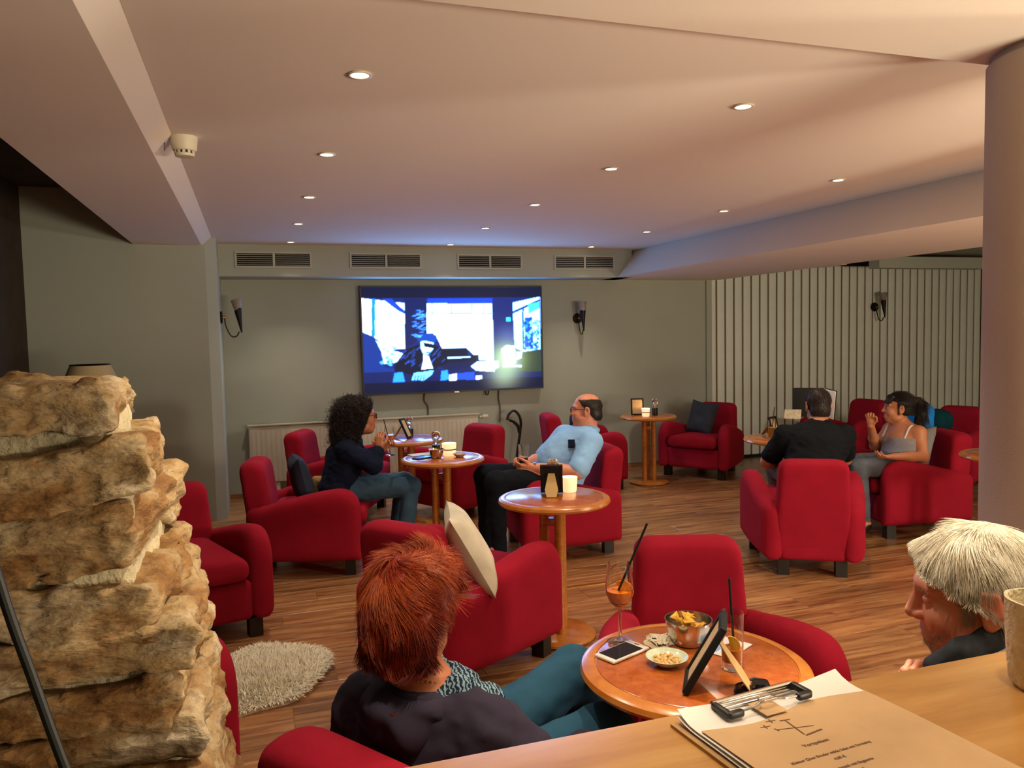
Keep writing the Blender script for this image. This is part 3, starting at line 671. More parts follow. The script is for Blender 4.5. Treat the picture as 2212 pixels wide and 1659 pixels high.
me = mesh('screen', (vv, qf), sm, False); ca = me.color_attributes.new('picture', 'FLOAT_COLOR', 'CORNER')
ca.data.foreach_set('color', np.repeat(np.concatenate([px.reshape(-1, 3), np.ones((NX*NY, 1))], 1), 4, 0).astype(np.float32).ravel())
part('screen', me, None, tv)
part('mount_bracket', tube(smooth_curve([(.32, 0, -TH/2), (.33, -.0, -TH/2-.04), (.35, 0, -TH/2-.04), (.36, 0, -TH/2)], 12), .006, 6), M['black'], tv)
wire = plain('grey_wire', '#5a544a', .6)
for n, pts in enumerate((((1.698, 8.045, .95), (1.69, 8.045, .87), (1.725, 8.045, .81), (1.728, 8.045, .71)), ((2.506, 8.045, .95), (2.50, 8.045, .86), (2.515, 8.045, .76), (2.508, 8.045, .60)))):
    tag(part('power_cable', tube(smooth_curve(pts, 24), .007, 6), wire), ['thin grey cable from the television down behind the radiator', 'thin grey cable from the television down behind an empty armchair'][n], 'cable')

# ------------------------------------------------------------------ wall sconces, radiator, smoke alarm, hose
def sconce(label, loc, rz):
    t = thing('wall_sconce', label, 'wall lamp', loc, rz, 'torch-shaped wall sconces')      # local: wall plane x-z at y=0, lamp stands out towards -y
    part('wall_plate', xf(lathe([(0, 0), (.052, 0), (.056, .008), (.05, .018), (0, .022)], 32), rx=PI/2), M['iron'], t)
    part('boss', xf(lathe([(0, .02), (.014, .02), (.012, .045), (0, .05)], 16), rx=PI/2), M['brass'], t)
    part('arm', tube(smooth_curve([(0, -.035, .0), (0, -.045, -.08), (.0, -.085, -.165), (.0, -.13, -.17), (.0, -.155, -.13)], 30), .006, 8), M['dark_brass'], t)
    def cone(z0, z1, r0, r1, slant):
        V = []; n = 28
        for r, z, sl in ((r0, z0, 0), (r1, z1, slant), (r1*.9, z1, slant), (r0*.7, z0+.01, 0)):
            V += [(r*math.cos(2*PI*i/n), r*math.sin(2*PI*i/n), z+sl*(-math.sin(2*PI*i/n))) for i in range(n)]
        return np.array(V), [(a*n+i, a*n+(i+1) % n, (a+1)*n+(i+1) % n, (a+1)*n+i) for a in range(3) for i in range(n)]
    part('metal_cone', xf(cone(-.14, .075, .006, .034, .018), (0, -.16, 0), rx=-.12), M['iron'], t)
    part('glass_shade', xf(cone(.0, .165, .018, .05, .01), (0, -.16, 0), rx=-.12), M['frosted'], t)
sconce('dark torch-shaped wall lamp in side view in the corner beside the wall end', (-.25, 7.5, 1.745), PI/2)
sconce('dark torch-shaped wall lamp between television and partition', (3.437, 8.06, 1.70), 0.)
sconce('dark torch-shaped wall lamp mounted on the striped white partition', (7.50, 8.04, 1.786), 0.)
rd = thing('radiator', 'long white panel radiator with ribbed front under the television', 'radiator', (1.1, 7.99, .13))
part('panel', box(0, .035, .29, 2.32, .03, .56), M['white_metal'], rd, smooth=False)
part('rib_panel', cat(*[xf(lathe([(0, -.26), (.017, -.26), (.021, -.245), (.021, .215), (.017, .23), (0, .23)], 8), (-1.12+.0466*k, .005, .29), sc=(1, .6, 1)) for k in range(49)], box(0, .004, .29, 2.3, .012, .54)), M['white_metal'], rd)
part('top_grille', bbox(0, .02, .578, 2.33, .07, .014, .003), M['white_metal'], rd)
part('valve', cat(xf(lathe([(0, 0), (.012, 0), (.012, .03), (.022, .032), (.024, .085), (.018, .095), (0, .095)], 20), (1.165, 0, .545), ry=PI/2)), M['white_metal'], rd)
for sx in (-1, 1): part('foot', box(sx*.9, .03, -.06, .04, .04, .14), M['white_metal'], rd, smooth=False)
sd = thing('smoke_detector', 'white smoke alarm on the ceiling beside the beam', 'smoke alarm', (-.235, 3.66, 2.41))
part('housing', lathe([(.055, 0), (.055, -.008), (.05, -.05), (.046, -.058), (.040, -.06), (0, -.06)], 32), plain('alarm_white', '#d8cfb8', .5), sd)
part('sensor_ring', lathe([(.0385, -.058), (.0385, -.072)], 32), M['black'], sd)
for k in range(12): part('vent_rib', xf(box(.039, 0, -.065, .004, .011, .015), rz=2*PI*k/12), plain('alarm_rib', '#d8cfb8', .5) if k == 0 else bpy.data.materials['alarm_rib'], sd, smooth=False)
part('cap', lathe([(0, -.071), (.040, -.071), (.038, -.082), (0, -.085)], 32), bpy.data.materials['alarm_rib'], sd)
part('wire', tube([(-.05, 0, -.006), (-.075, 0, -.006), (-.078, .0, -.06)], .003, 6), wire, sd)
hs = thing('suction_hose', 'black looped hose with red clip behind the empty armchair at the wall', 'hose', (2.6, 7.85, 0))
part('tube', tube(smooth_curve([(.02, 0, .02), (.03, 0, .25), (.07, 0, .5), (.08, 0, .62), (.05, 0, .70), (-.0, 0, .735), (-.05, 0, .70), (-.07, 0, .64)], 50), .014, 10), M['black'], hs)
part('handle', tube(smooth_curve([(-.055, -.02, .64), (-.01, -.02, .62), (.04, -.02, .57), (.06, -.02, .50)], 16), np.linspace(.014, .02, 16), 10), M['black'], hs)
part('clip', bbox(-.045, -.03, .667, .04, .02, .012, .003), plain('red_clip', '#b01818', .4), hs)
fl = thing('floor_lamp', 'floor lamp with cream conical shade standing behind the stone wall', 'lamp', (-.96, 5.5, 0))
part('shade', lathe([(.115, 1.405), (.24, 1.10), (.236, 1.10), (.111, 1.403)], 40), plain('lamp_shade', '#b8a880', .85), fl)
part('pole', tube([(0, 0, .02), (0, 0, 1.38)], .011, 12), M['iron'], fl)
part('base', lathe([(0, 0), (.14, 0), (.14, .012), (.03, .028), (0, .03)], 36), M['iron'], fl)
part('rim', lathe([(.113, 1.402), (.117, 1.408), (.113, 1.412), (.109, 1.408), (.113, 1.402)], 36), M['iron'], fl)
# fur rug
rg = thing('fur_rug', 'cream long-haired sheepskin rug on the floor behind the stone wall', 'rug', (.0, 3.67, 0))
def rug_r(a): return .36+.05*math.sin(2*a+.6)+.02*math.sin(5*a)
part('hide', prism([(1.0*rug_r(a)*math.cos(a)*.82-.04, rug_r(a)*math.sin(a)) for a in np.linspace(0, 2*PI, 48, endpoint=False)], .001, .02), plain('fleece_hide', '#d8cbb0', .95), rg)
def tuft(n):
    a = RNG.uniform(0, 2*PI, n); q = np.sqrt(RNG.uniform(0, 1, n)); rr = np.array([rug_r(t) for t in a])*q
    p = np.stack([rr*np.cos(a)*.82-.04, rr*np.sin(a), np.full(n, .018)], 1)
    d = np.stack([np.cos(a)*q*.8+RNG.normal(0, .5, n), np.sin(a)*q*.8+RNG.normal(0, .5, n), np.full(n, .75)], 1); d /= np.linalg.norm(d, axis=1)[:, None]
    L = RNG.uniform(.025, .05, n)[:, None]; s = np.cross(d, [0, 0, 1.]); s /= np.linalg.norm(s, axis=1)[:, None]+1e-9; s *= .0022
    m = p+d*L*.55; e = p+d*L; e[:, 2] -= .012*q; e[:, 2] = np.maximum(e[:, 2], .006)
    V = np.stack([p-s, p+s, m+s*.8, m-s*.8, e+s*.2, e-s*.2], 1).reshape(-1, 3); i = np.arange(n)[:, None]*6
    return V, np.concatenate([i+np.array([[0, 1, 2, 3]]), i+np.array([[3, 2, 4, 5]])])
o = part('fleece', tuft(20000), plain('fleece', '#efe6d0', .9, noise=.08, nscale=14), rg, angle=None); o['kind'] = 'stuff'
# ------------------------------------------------------------------ cushions and things on chairs
def pillow(w_, h_, t_, seed):
    n = 22; u = np.linspace(-1, 1, n); U, V_ = np.meshgrid(u, u); out = []
    for s in (1, -1):
        th = t_/2*((1-U**4)*(1-V_**4))**.55+.004*vnoise(np.stack([U*2.3, V_*2.3, U*0+seed+s], -1))*(1-U**2)*(1-V_**2)*3
        out.append(np.stack([w_/2*U*(.9+.1*V_*V_), s*th, h_/2*V_*(.9+.1*U*U)], -1).reshape(-1, 3))
    i = (np.arange(n-1)[:, None]*n+np.arange(n-1)[None]).ravel(); q = np.stack([i, i+1, i+n+1, i+n], 1)
    return np.concatenate(out), [tuple(x) for x in q]+[tuple(x[::-1]+n*n) for x in q]
def cushion(label, col, loc, rz, tilt, w_=.38, t_=.13, seed=0, roll=0.):
    m = bpy.data.materials.get('cushion'+col) or fabric('cushion'+col, col, .12, 700, .15)
    g = xf(xf(pillow(w_, w_, t_, seed), rz=0, ry=roll), rx=tilt)
    o = part('cushion', g, m, loc=loc, rz=rz, angle=None); return tag(o, label, 'cushion', 'loose cushions')
def chair_rz(k): return math.radians(CH[k][2])+PI/2
cushion('dark grey cushion leaning in the armchair by the partition', '#3f4347', at_chair('A5', .02, .03, .60), chair_rz('A5')-.25, -.28, .36, .12, 1, .1)
cushion('grey-blue cushion standing behind the curly-haired woman', '#33384a', at_chair('A10', -.04, .02, .59), chair_rz('A10')+.25, -.22, .34, .13, 2)
cushion('dark blue-grey cushion in the armchair at the radiator end', '#262c3c', at_chair('A9', .05, .0, .60), chair_rz('A9'), -.25, .38, .12, 3)
cushion('white cushion propped on edge in the middle armchair', '#d8cdb6', (.895, 3.36, .60), math.radians(78), -.5, .40, .13, 4)
cushion('pale grey cushion behind the woman with a ponytail', '#8c8a88', at_chair('A3', -.06, -.03, .63), chair_rz('A3')+.15, -.25, .34, .12, 5)
cushion('dark cushion in the armchair at the back wall', '#2a2a36', at_chair('A7', -.05, .06, .56), chair_rz('A7'), -.25, .34, .12, 6)
bg = field(lambda P: smax(smax(np.abs(P[..., 0])-.11, np.abs(P[..., 1])-.05, .05), smax(P[..., 2]-.17-.02*np.sin(P[..., 0]*30), -P[..., 2], .05), .05)+.008*fbm(P*14, 2), (-.13, -.08, -.02), (.13, .08, .21), .008)
b_ = thing('handbag', 'tan cloth bag on the seat behind the curly-haired woman', 'bag', at_chair('A10', .12, -.1, .44), .3)
part('pouch', bg, fabric('tan_cloth', '#9a7c50', .15, 500, .1), b_, angle=None); part('flap_seam', tube([(-.1, -.055, .12), (0, -.066, .11), (.1, -.055, .12)], .005, 6), fabric('tan_trim', '#6a5230', .1, 500, .1), b_)
tag(part('blue_jacket', field(lambda P: smax(smax(np.abs(P[..., 0])-.05, np.abs(P[..., 1])-.13, .05), np.abs(P[..., 2]-.16)-.15, .06)+.012*fbm(P*11, 3), (-.08, -.16, -.02), (.08, .16, .34), .009), fabric('blue_cloth', '#1c78c8', .15, 500, .1), loc=at_chair('A3', -.18, .16, .62), rz=.3, angle=None), 'bright blue jacket bunched behind the woman with a ponytail', 'jacket')
def ball_thing(nm, lab, cat_, col, loc, r):
    return tag(part(nm, field(lambda P: np.linalg.norm(P*np.array([1, 1, 1.1]), axis=-1)-r+.012*fbm(P*12, 2), (-r*1.2,)*3, (r*1.2,)*3, .012), fabric(nm+'_cloth', col, .15, 400, .1), loc=loc, angle=None), lab, cat_)
A16 = dup(ch, (6.35, 5.85, 0), math.radians(200)+PI/2, 'red armchair back just showing beyond the pillar behind the blue jacket'); CH['A16'] = (6.35, 5.85, 200, '')
A17 = dup(ch, (6.15, 6.95, 0), math.radians(190)+PI/2, 'red armchair farthest off, by the partition near the pillar'); CH['A17'] = (6.15, 6.95, 190, '')
ball_thing('cushion', 'round teal cushion beside the bright blue jacket', 'cushion', '#12404a', at_chair('A16', .0, .08, .62), .125)

# ------------------------------------------------------------------ table-top objects
lit = candle_mat('lit_candle_glass', '#e8dcc0', 1.15)
def tealight(label, loc, r=.042, h=.075, band=False, pw=.5):
    t = thing('candle_holder', label, 'candle', loc, 0, 'lit candle glasses')
    part('glass_cup', lathe([(0, 0), (r*.78, 0), (r*.86, .006), (r, h), (r*.95, h), (r*.82, .01), (0, .01)], 36), lit, t)
    part('wax', lathe([(0, .011), (r*.76, .011), (r*.8, h*.3), (0, h*.3)], 24), bpy.data.materials['wax'], t)
    part('flame', lathe([(0, h*.32), (.005, h*.42), (.003, h*.6), (0, h*.72)], 10), emis('flame', '#ffc878', 20) if 'flame' not in bpy.data.materials else bpy.data.materials['flame'], t)
    if band: part('ribbon', lathe([(r*.945, h*.47), (r*.99, h*.47), (r*1.0, h*.55), (r*.95, h*.55)], 36), plain('red_ribbon', '#5a1018', .7) if 'red_ribbon' not in bpy.data.materials else bpy.data.materials['red_ribbon'], t)
    lamp('POINT', (0, 0, h*1.05), pw, (1, .62, .28), parent=t, shadow_soft_size=.012); return t
bm_ = dict(gl=None)
def bulb_lamp(label, loc, base_h=.062):
    t = thing('bulb_lamp', label, 'lamp', loc, 0, 'glass bulb table lamps'); z = base_h
    part('base', lathe([(0, 0), (.027, 0), (.028, .002), (.028, z-.002), (.026, z), (0, z)], 28), plain('lamp_base_dark', '#14161e', .35) if 'lamp_base_dark' not in bpy.data.materials else bpy.data.materials['lamp_base_dark'], t)
    pr = [(.014, z), (.015, z+.014), (.02, z+.03), (.029, z+.047), (.032, z+.064), (.028, z+.082), (.018, z+.093), (0, z+.097)]
    part('bulb', lathe(pr+[(r*.95, zz-.0015) for r, zz in pr[::-1][1:]], 32), M['glass'], t)
    part('filament', tube([(-.006, 0, z+.01), (-.004, 0, z+.05), (.004, 0, z+.05), (.006, 0, z+.01)], .0012, 5), M['brass'], t); return t
board = plain('easel_card', '#c2a068', .8); pict = plain('menu_card', '#c8ae84', .8, noise=.2, nscale=40)
def frame(label, loc, rz, lean=.36, w_=.115, h_=.165, strut=True):
    t = thing('picture_frame', label, 'frame', loc, rz, 'black table frames')       # faces -y, leans back
    R_ = lambda g: xf(g, (0, 0, .004), rx=-lean)
    part('frame_border', R_(cat(bbox(-w_/2+.007, 0, h_/2, .014, .016, h_, .002), bbox(w_/2-.007, 0, h_/2, .014, .016, h_, .002), bbox(0, 0, .007, w_-.028, .016, .014, .002), bbox(0, 0, h_-.007, w_-.028, .016, .014, .002))), M['matte_black'], t)
    part('card', R_(box(0, -.001, h_/2, w_-.026, .004, h_-.026)), pict, t, smooth=False)
    part('back_board', R_(box(0, .005, h_/2, w_-.02, .003, h_-.02)), M['matte_black'], t, smooth=False)
    a = np.array(R_((np.array([[0, .01, h_*.74]]), []))[0][0]); b2 = np.array([0, a[1]+.075, .003])
    d = b2-a; L = np.linalg.norm(d); ang = math.atan2(d[1], -d[2])
    part('easel_strut', xf(prism_y([(-.016, 0), (-.034, -L*.7), (-.024, -L), (.024, -L), (.034, -L*.7), (.016, 0)], -.0012, .0012), a, rx=ang), board, t, smooth=False)
    return t
TZ = .721
chips_m = plain('corn_chips', '#d8a030', .7, noise=.2, nscale=60)
def bowl(label, loc, r=.062, h=.068, n=20):
    t = thing('snack_bowl', label, 'bowl', loc, 0, 'steel snack bowls')
    p = [(0, 0), (r*.55, 0), (r*.66, .004), (r*.82, h*.35), (r*.97, h*.8), (r, h), (r*1.02, h+.001), (r*.98, h+.001), (r*.95, h*.8), (r*.79, h*.36), (r*.6, .008), (0, .006)]
    part('bowl', lathe(p, 48), M['steel'], t)
    for k in range(n):
        a, q = RNG.uniform(0, 2*PI), RNG.uniform(0, .72); zz = h*(.5+.36*(1-q)+.02*k)
        tri = np.array([(.0, .022, 0), (-.02, -.012, .003), (.02, -.012, .003), (0, 0, .006)]); tri = np.concatenate([tri, tri-np.array([0, 0, .0025])])
        part('chip', xf((tri, [(0, 1, 3), (1, 2, 3), (2, 0, 3), (4, 7, 5), (5, 7, 6), (6, 7, 4), (0, 4, 5, 1), (1, 5, 6, 2), (2, 6, 4, 0)]), (r*q*math.cos(a)*.8-.004, r*q*math.sin(a)*.8, min(zz, h*1.16)), rz=RNG.uniform(0, 6), rx=RNG.uniform(-.7, .7), ry=RNG.uniform(-.5, .5), sc=.82), chips_m, t, smooth=False)
    return t
# nearest table
nx_, ny_ = TB['T1']
orange_l = plain('orange_drink', '#ff8a14', .1, sss=.5); orange2 = plain('cloudy_orange_drink', '#f2953a', .25, sss=.3); ice = glass('ice', (1, .9, .8, 1), .15, 1.31)
fruit = plain('orange_slice', '#f09a10', .45, noise=.15, nscale=80); rind = plain('orange_rind', '#f07808', .5)
def wedge(r, th): 
    n = 14; P = [(0, 0)]+[(r*math.cos(a), r*math.sin(a)) for a in np.linspace(0, PI, n)]
    return prism(P, -th/2, th/2), cat(tube([(r*math.cos(a), r*math.sin(a), 0) for a in np.linspace(0, PI, n)], th*.55, 6))
sg = thing('spritz_glass', 'stemmed wine glass with orange drink and black straw on the nearest table', 'glass', (.905, 1.865, TZ))
gp = [(0, .002), (.034, .0), (.035, .002), (.012, .006), (.0045, .014), (.0038, .06), (.0045, .088), (.012, .095), (.028, .112), (.036, .135), (.0372, .155), (.034, .19), (.030, .215)]
part('glass_body', lathe(gp+[(r-.0011, z) for r, z in gp[::-1] if z > .1]+[(.0, .0965)], 48), M['glass'], sg)
part('drink', lathe([(0, .098), (.012, .0985), (.0262, .1135), (.0338, .1345), (.0345, .142), (0, .142)], 40), orange_l, sg)
sl, rn = wedge(.026, .006); q = part('orange_slice', xf(xf(sl, rx=PI/2), (.006, -.006, .140), rz=-.55, ry=.9), fruit, sg, smooth=False); part('rind', xf(xf(rn, rx=PI/2), (.006, -.006, .140), rz=-.55, ry=.9), rind, q)
for a in (.3, 2.4, 4.2): part('ice_cube', xf(bbox(0, 0, 0, .018, .018, .018, .003), (.015*math.cos(a), .015*math.sin(a), .133), rz=a, rx=.5), ice, sg)
part('straw', tube([(-.012, .004, .118), (.06, -.045, .325)], .0033, 10), M['matte_black'], sg)
tg = thing('tumbler_glass', 'tall straight glass with orange drink, lemon slice and black straw on the nearest table', 'glass', (1.087, 1.618, TZ))
gp = [(0, 0), (.0245, 0), (.0255, .003), (.0262, .06), (.0275, .142)]
part('glass_body', lathe(gp+[(.0262, .142), (.0248, .06), (.0242, .02), (.02, .018), (0, .018)], 44), M['glass'], tg)
part('drink', lathe([(0, .0185), (.0195, .0185), (.0238, .0205), (.0244, .052), (0, .052)], 36), orange2, tg)
sl, rn = wedge(.021, .005); q = part('lemon_slice', xf(xf(sl, rx=PI/2), (-.012, -.008, .062), rz=-.58, ry=1.35), plain('lemon_flesh', '#f8c838', .4), tg, smooth=False); part('rind', xf(xf(rn, rx=PI/2), (-.012, -.008, .062), rz=-.58, ry=1.35), plain('lemon_rind', '#e0a008', .4), q)
for a in (1., 3.5): part('ice_cube', xf(bbox(0, 0, 0, .017, .017, .017, .003), (.009*math.cos(a), .009*math.sin(a), .05), rz=a, ry=.4), ice, tg)
part('straw', tube([(.006, .0, .03), (.004, .018, .218)], .003, 10), M['matte_black'], tg)
bowl('steel bowl of yellow corn chips on the nearest table', (1.068, 1.79, TZ), .061, .066)
frame('black picture frame on a card strut, edge-on, on the nearest table', (.935, 1.578, TZ), math.radians(-124), .5, .12, .18)
ph = thing('phone', 'white smartphone with dark screen lying on the nearest table', 'phone', (.876, 1.795, TZ), math.radians(22))
part('body', bbox(0, 0, .0042, .138, .068, .0082, .0035, 3), plain('phone_white', '#d8d2c8', .3), ph); part('screen', bbox(-.004, 0, .0082, .104, .06, .0008, .0003, 1), plain('phone_screen', '#0c0c0e', .08), ph); part('home_button', bbox(.058, 0, .0083, .006, .016, .0012, .0005, 1), M['steel'], ph)
ds = thing('nut_dish', 'small pale green ceramic dish of peanuts on the nearest table', 'dish', (.95, 1.695, TZ))
part('dish', lathe([(0, 0), (.025, 0), (.028, .003), (.046, .016), (.0525, .022), (.050, .0225), (.043, .016), (.026, .007), (0, .006)], 44), plain('celadon', '#c4d0b8', .2, noise=.1, nscale=120), ds)
nut = mesh('peanut', xf(lathe([(0, -.0065), (.003, -.005), (.0045, 0), (.003, .005), (0, .0065)], 8), rx=PI/2), plain('peanut', '#d8b070', .6))
for k in range(44):
    a, q = RNG.uniform(0, 2*PI), .032*math.sqrt(RNG.uniform(0, 1)); o = part('peanut', nut, None, ds, loc=(q*math.cos(a), q*math.sin(a)-.003, .009+.006*RNG.uniform(0, 1)+.1*q*q*4)); o.rotation_euler = (RNG.uniform(0, 3), RNG.uniform(0, 3), RNG.uniform(0, 3))
cs = thing('drink_coaster', 'crumpled patterned paper coaster behind the phone', 'coaster', (.99, 1.815, TZ))
def blob(r, n=30, wob=.1, seed=1): return [(r*(1+wob*math.sin(3*a+seed)+wob*.5*math.sin(7*a))*math.cos(a), r*(1+wob*math.sin(3*a+seed))*math.sin(a)) for a in np.linspace(0, 2*PI, n, endpoint=False)]
part('disc', prism(blob(.036), 0, .002), plain('coaster_paper', '#b0a080', .8, noise=.35, nscale=70), cs)
part('torn_paper', field(lambda P: np.abs(P[..., 2]-.006-.008*fbm(P*60, 2))-.0016+.02*np.clip(np.linalg.norm(P[..., :2]-np.array([.02, .012]), axis=-1)-.022, 0, 1), (-.01, -.02, -.006), (.05, .045, .022), .0022), plain('torn_paper', '#c8bca4', .8, noise=.2, nscale=90), cs, angle=None)
nk = thing('napkin', 'blue and white paper napkin under the tall glass', 'napkin', (1.145, 1.73, TZ), .5)
part('sheet', bbox(0, 0, .001, .12, .085, .0016, .0006, 1), plain('napkin_white', '#cfd0d4', .85), nk); part('print', bbox(-.02, .02, .0022, .05, .03, .0006, .0002, 1), plain('napkin_print', '#7f9cc4', .85), nk)
su = thing('sunglasses', 'black sunglasses folded at the near edge of the nearest table', 'sunglasses', (1.06, 1.50, TZ), .2)
part('lens_pair', cat(xf(lathe([(0, .0), (.02, .0), (.022, .004), (.018, .012), (0, .014)], 20), (-.026, 0, .002), sc=(1.15, .9, 1)), xf(lathe([(0, .0), (.02, .0), (.022, .004), (.018, .012), (0, .014)], 20), (.026, 0, .002), sc=(1.15, .9, 1))), plain('dark_lens', '#0a0a0c', .1), su)
part('temple_arm', tube([(-.05, .0, .01), (-.03, .02, .012), (.03, .022, .012), (.05, 0, .01)], .003, 8), M['black'], su)
# table with frame and lit candle
x, y = TB['T2']; frame('black frame seen from behind with its strut, on the middle table', (1.452, 3.775, TZ), math.radians(158), .42, .115, .165)
tealight('glowing marbled candle glass beside the picture frame on the middle table', (1.545, 3.76, TZ), .042, .078, False, .55)
bulb_lamp('clear glass bulb lamp hidden behind the frame on the middle table', (1.50, 3.88, TZ))
# table with bowl
bowl('steel snack bowl with brown snacks before the lit candle', (1.16, 5.17, TZ), .052, .06, 8)
tealight('glowing candle glass with red ribbon beside the steel snack bowl', (1.265, 5.24, TZ), .05, .085, True, .6)
bulb_lamp('clear glass bulb lamp on dark base behind the steel bowl', (1.20, 5.36, TZ))
d2 = thing('nut_dish', 'small dish on the table beside the ribboned candle glass', 'dish', (1.315, 5.15, TZ)); part('dish', lathe([(0, 0), (.025, 0), (.042, .016), (.045, .022), (.042, .022), (.025, .007), (0, .006)], 32), plain('dish_brown', '#b08a5a', .4), d2); part('nuts', lathe([(0, .02), (.02, .018), (.035, .014), (0, .01)], 16), bpy.data.materials['peanut'], d2)
p2 = thing('phone', 'smartphone lying beside the bowl on the table with the ribboned candle', 'phone', (1.07, 5.2, TZ), .5); part('body', bbox(0, 0, .004, .14, .07, .008, .003), M['black'], p2); part('screen', bbox(0, 0, .0082, .12, .062, .0006, .0002, 1), bpy.data.materials['phone_screen'], p2)
n2 = thing('napkin', 'white paper lying at the back of the table with the steel bowl', 'napkin', (1.09, 5.36, TZ), .2); part('sheet', bbox(0, 0, .002, .16, .1, .003, .001, 1), bpy.data.materials['napkin_white'], n2)
frame('slim black frame on the table by the radiator', (1.19, 6.26, TZ), math.radians(60), .42, .11, .17)
bulb_lamp('clear glass bulb lamp behind the frame by the radiator', (1.22, 6.42, TZ))
# wall table
frame('black upright frame with menu card on the wall table', (3.70, 7.16, .691), math.radians(-18), .12, .13, .17)
tealight('lit candle glass with dark band on the wall table', (3.735, 7.05, .691), .042, .08, True, .5)
bulb_lamp('small glass bulb lamp on dark base on the wall table', (3.86, 7.09, .691), .075)
# table of the man in black
tb2 = thing('tumbler_glass', 'glass with yellow drink and straw beside the man in black', 'glass', (3.66, 4.93, TZ))
part('glass_body', lathe([(0, 0), (.028, 0), (.03, .14), (.0285, .14), (.0265, .012), (0, .012)], 32), M['glass'], tb2); part('drink', lathe([(0, .013), (.026, .013), (.0275, .09), (0, .09)], 28), plain('yellow_drink', '#d89a20', .3), tb2); part('straw', tube([(-.005, 0, .02), (.03, .01, .24)], .0035, 8), plain('green_straw', '#28402c', .5), tb2)
frame('small black frame behind the black-shirted man on his table', (3.80, 5.06, TZ), math.radians(25), .3, .11, .15)
# ------------------------------------------------------------------ people
def skin_mat(name, col, red=.10):
    m, nt, b = nodes(name); c = lin(col); b.inputs['Roughness'].default_value = .5; b.inputs['Subsurface Weight'].default_value = .12; b.inputs['Subsurface Radius'].default_value = (.01, .004, .002)
    mp = coords(nt); n = N(nt, 'ShaderNodeTexNoise'); n.inputs['Scale'].default_value = 22; n.inputs['Detail'].default_value = 5; nt.links.new(mp.outputs[0], n.inputs['Vector'])
    r = ramp(nt, n.outputs[0], [(.35, c), (.7, (min(1, c[0]*(1+red)), c[1]*(1-red), c[2]*(1-red), 1))]); nt.links.new(r.outputs[0], b.inputs['Base Color'])
    n2 = N(nt, 'ShaderNodeTexNoise'); n2.inputs['Scale'].default_value = 420; nt.links.new(mp.outputs[0], n2.inputs['Vector']); bump(nt, b, n2.outputs[0], .12, .002); return m
def hair_mat(name, dark, mid, light, rough=.5):
    m, nt, b = nodes(name); b.inputs['Roughness'].default_value = rough; b.inputs['Specular IOR Level'].default_value = .4
    a = N(nt, 'ShaderNodeAttribute', attribute_name='tone'); r = ramp(nt, a.outputs['Fac'], [(.1, lin(dark)), (.5, lin(mid)), (.92, lin(light))]); nt.links.new(r.outputs[0], b.inputs['Base Color']); return m
def cloth_mat(name, col, var=.15, pattern=None):
    return fabric(name, col, var, 1600, .12, .9)
UP = np.array([0, 0, 1.])
def frame_from(f, up=UP): f = nrm(f); r = nrm(np.cross(f, up)); u = np.cross(r, f); return f, r, u
def head_prims(c, f, up=UP, s=1., ears=True, male=True):
    f, r, u = frame_from(f, up); c = np.array(c, float); R = np.stack([r, f, u]); L = lambda x, y, z: c+s*(x*r+y*f+z*u); E_ = lambda x, y, z, a, b_, d, k, **kw: ell(L(x, y, z), R, (a*s, b_*s, d*s), k*s, **kw)
    P = [E_(0, -.012, .033, .075, .096, .083, .02), E_(0, .018, -.032, .060, .074, .086, .025), E_(0, .066, -.094, .028, .022, .020, .03), E_(0, .02, -.075, .052, .06, .035, .03)]
    for x in (-1, 1):
        P += [E_(x*.036, .062, -.028, .026, .026, .028, .02), cap(L(x*.012, .084, .030), L(x*.046, .070, .028), .011*s, .009*s, .014*s), E_(x*.05, .01, -.07, .02, .04, .025, .02)]
    P += [cap(L(0, .086, .018), L(0, .108, -.022), .0085*s, .0125*s, .013*s), E_(0, .085, -.06, .024, .014, .022, .015)]
    for x in (-1, 1): P.append(E_(x*.0125, .097, -.027, .0095, .012, .0085, .006))
    for x in (-1, 1):
        P.append(E_(x*.031, .092, .008, .017, .012, .011, .012, sub=True)); P.append(E_(x*.031, .076, .005, .0135, .0125, .0115, .004))
        P.append(E_(x*.031, .0885, .004, .010, .004, .0022, .003, sub=True))
    P += [cap(L(-.016, .092, -.054), L(.016, .092, -.054), .0062*s, None, .008*s), cap(L(-.015, .091, -.067), L(.015, .091, -.067), .0075*s, None, .008*s), cap(L(-.022, .094, -.0605), L(.022, .094, -.0605), .0022*s, None, .004*s)]
    P[-1] = E_(0, .101, -.0605, .022, .008, .0022, .004, sub=True)
    if ears:
        for x in (-1, 1):
            P += [E_(x*.078, -.012, -.004, .009, .020, .034, .008), cap(L(x*.083, -.024, .018), L(x*.083, -.026, -.014), .0055*s, None, .005*s), cap(L(x*.083, -.022, .022), L(x*.082, -.004, .026), .005*s, None, .005*s), E_(x*.079, -.004, -.030, .007, .010, .012, .006)]
            P.append(E_(x*.09, -.008, .002, .009, .009, .014, .006, sub=True))
    return P, L
FINGERS = ((-.030, .066, .0075), (-.010, .074, .0082), (.010, .070, .008), (.029, .056, .0068))
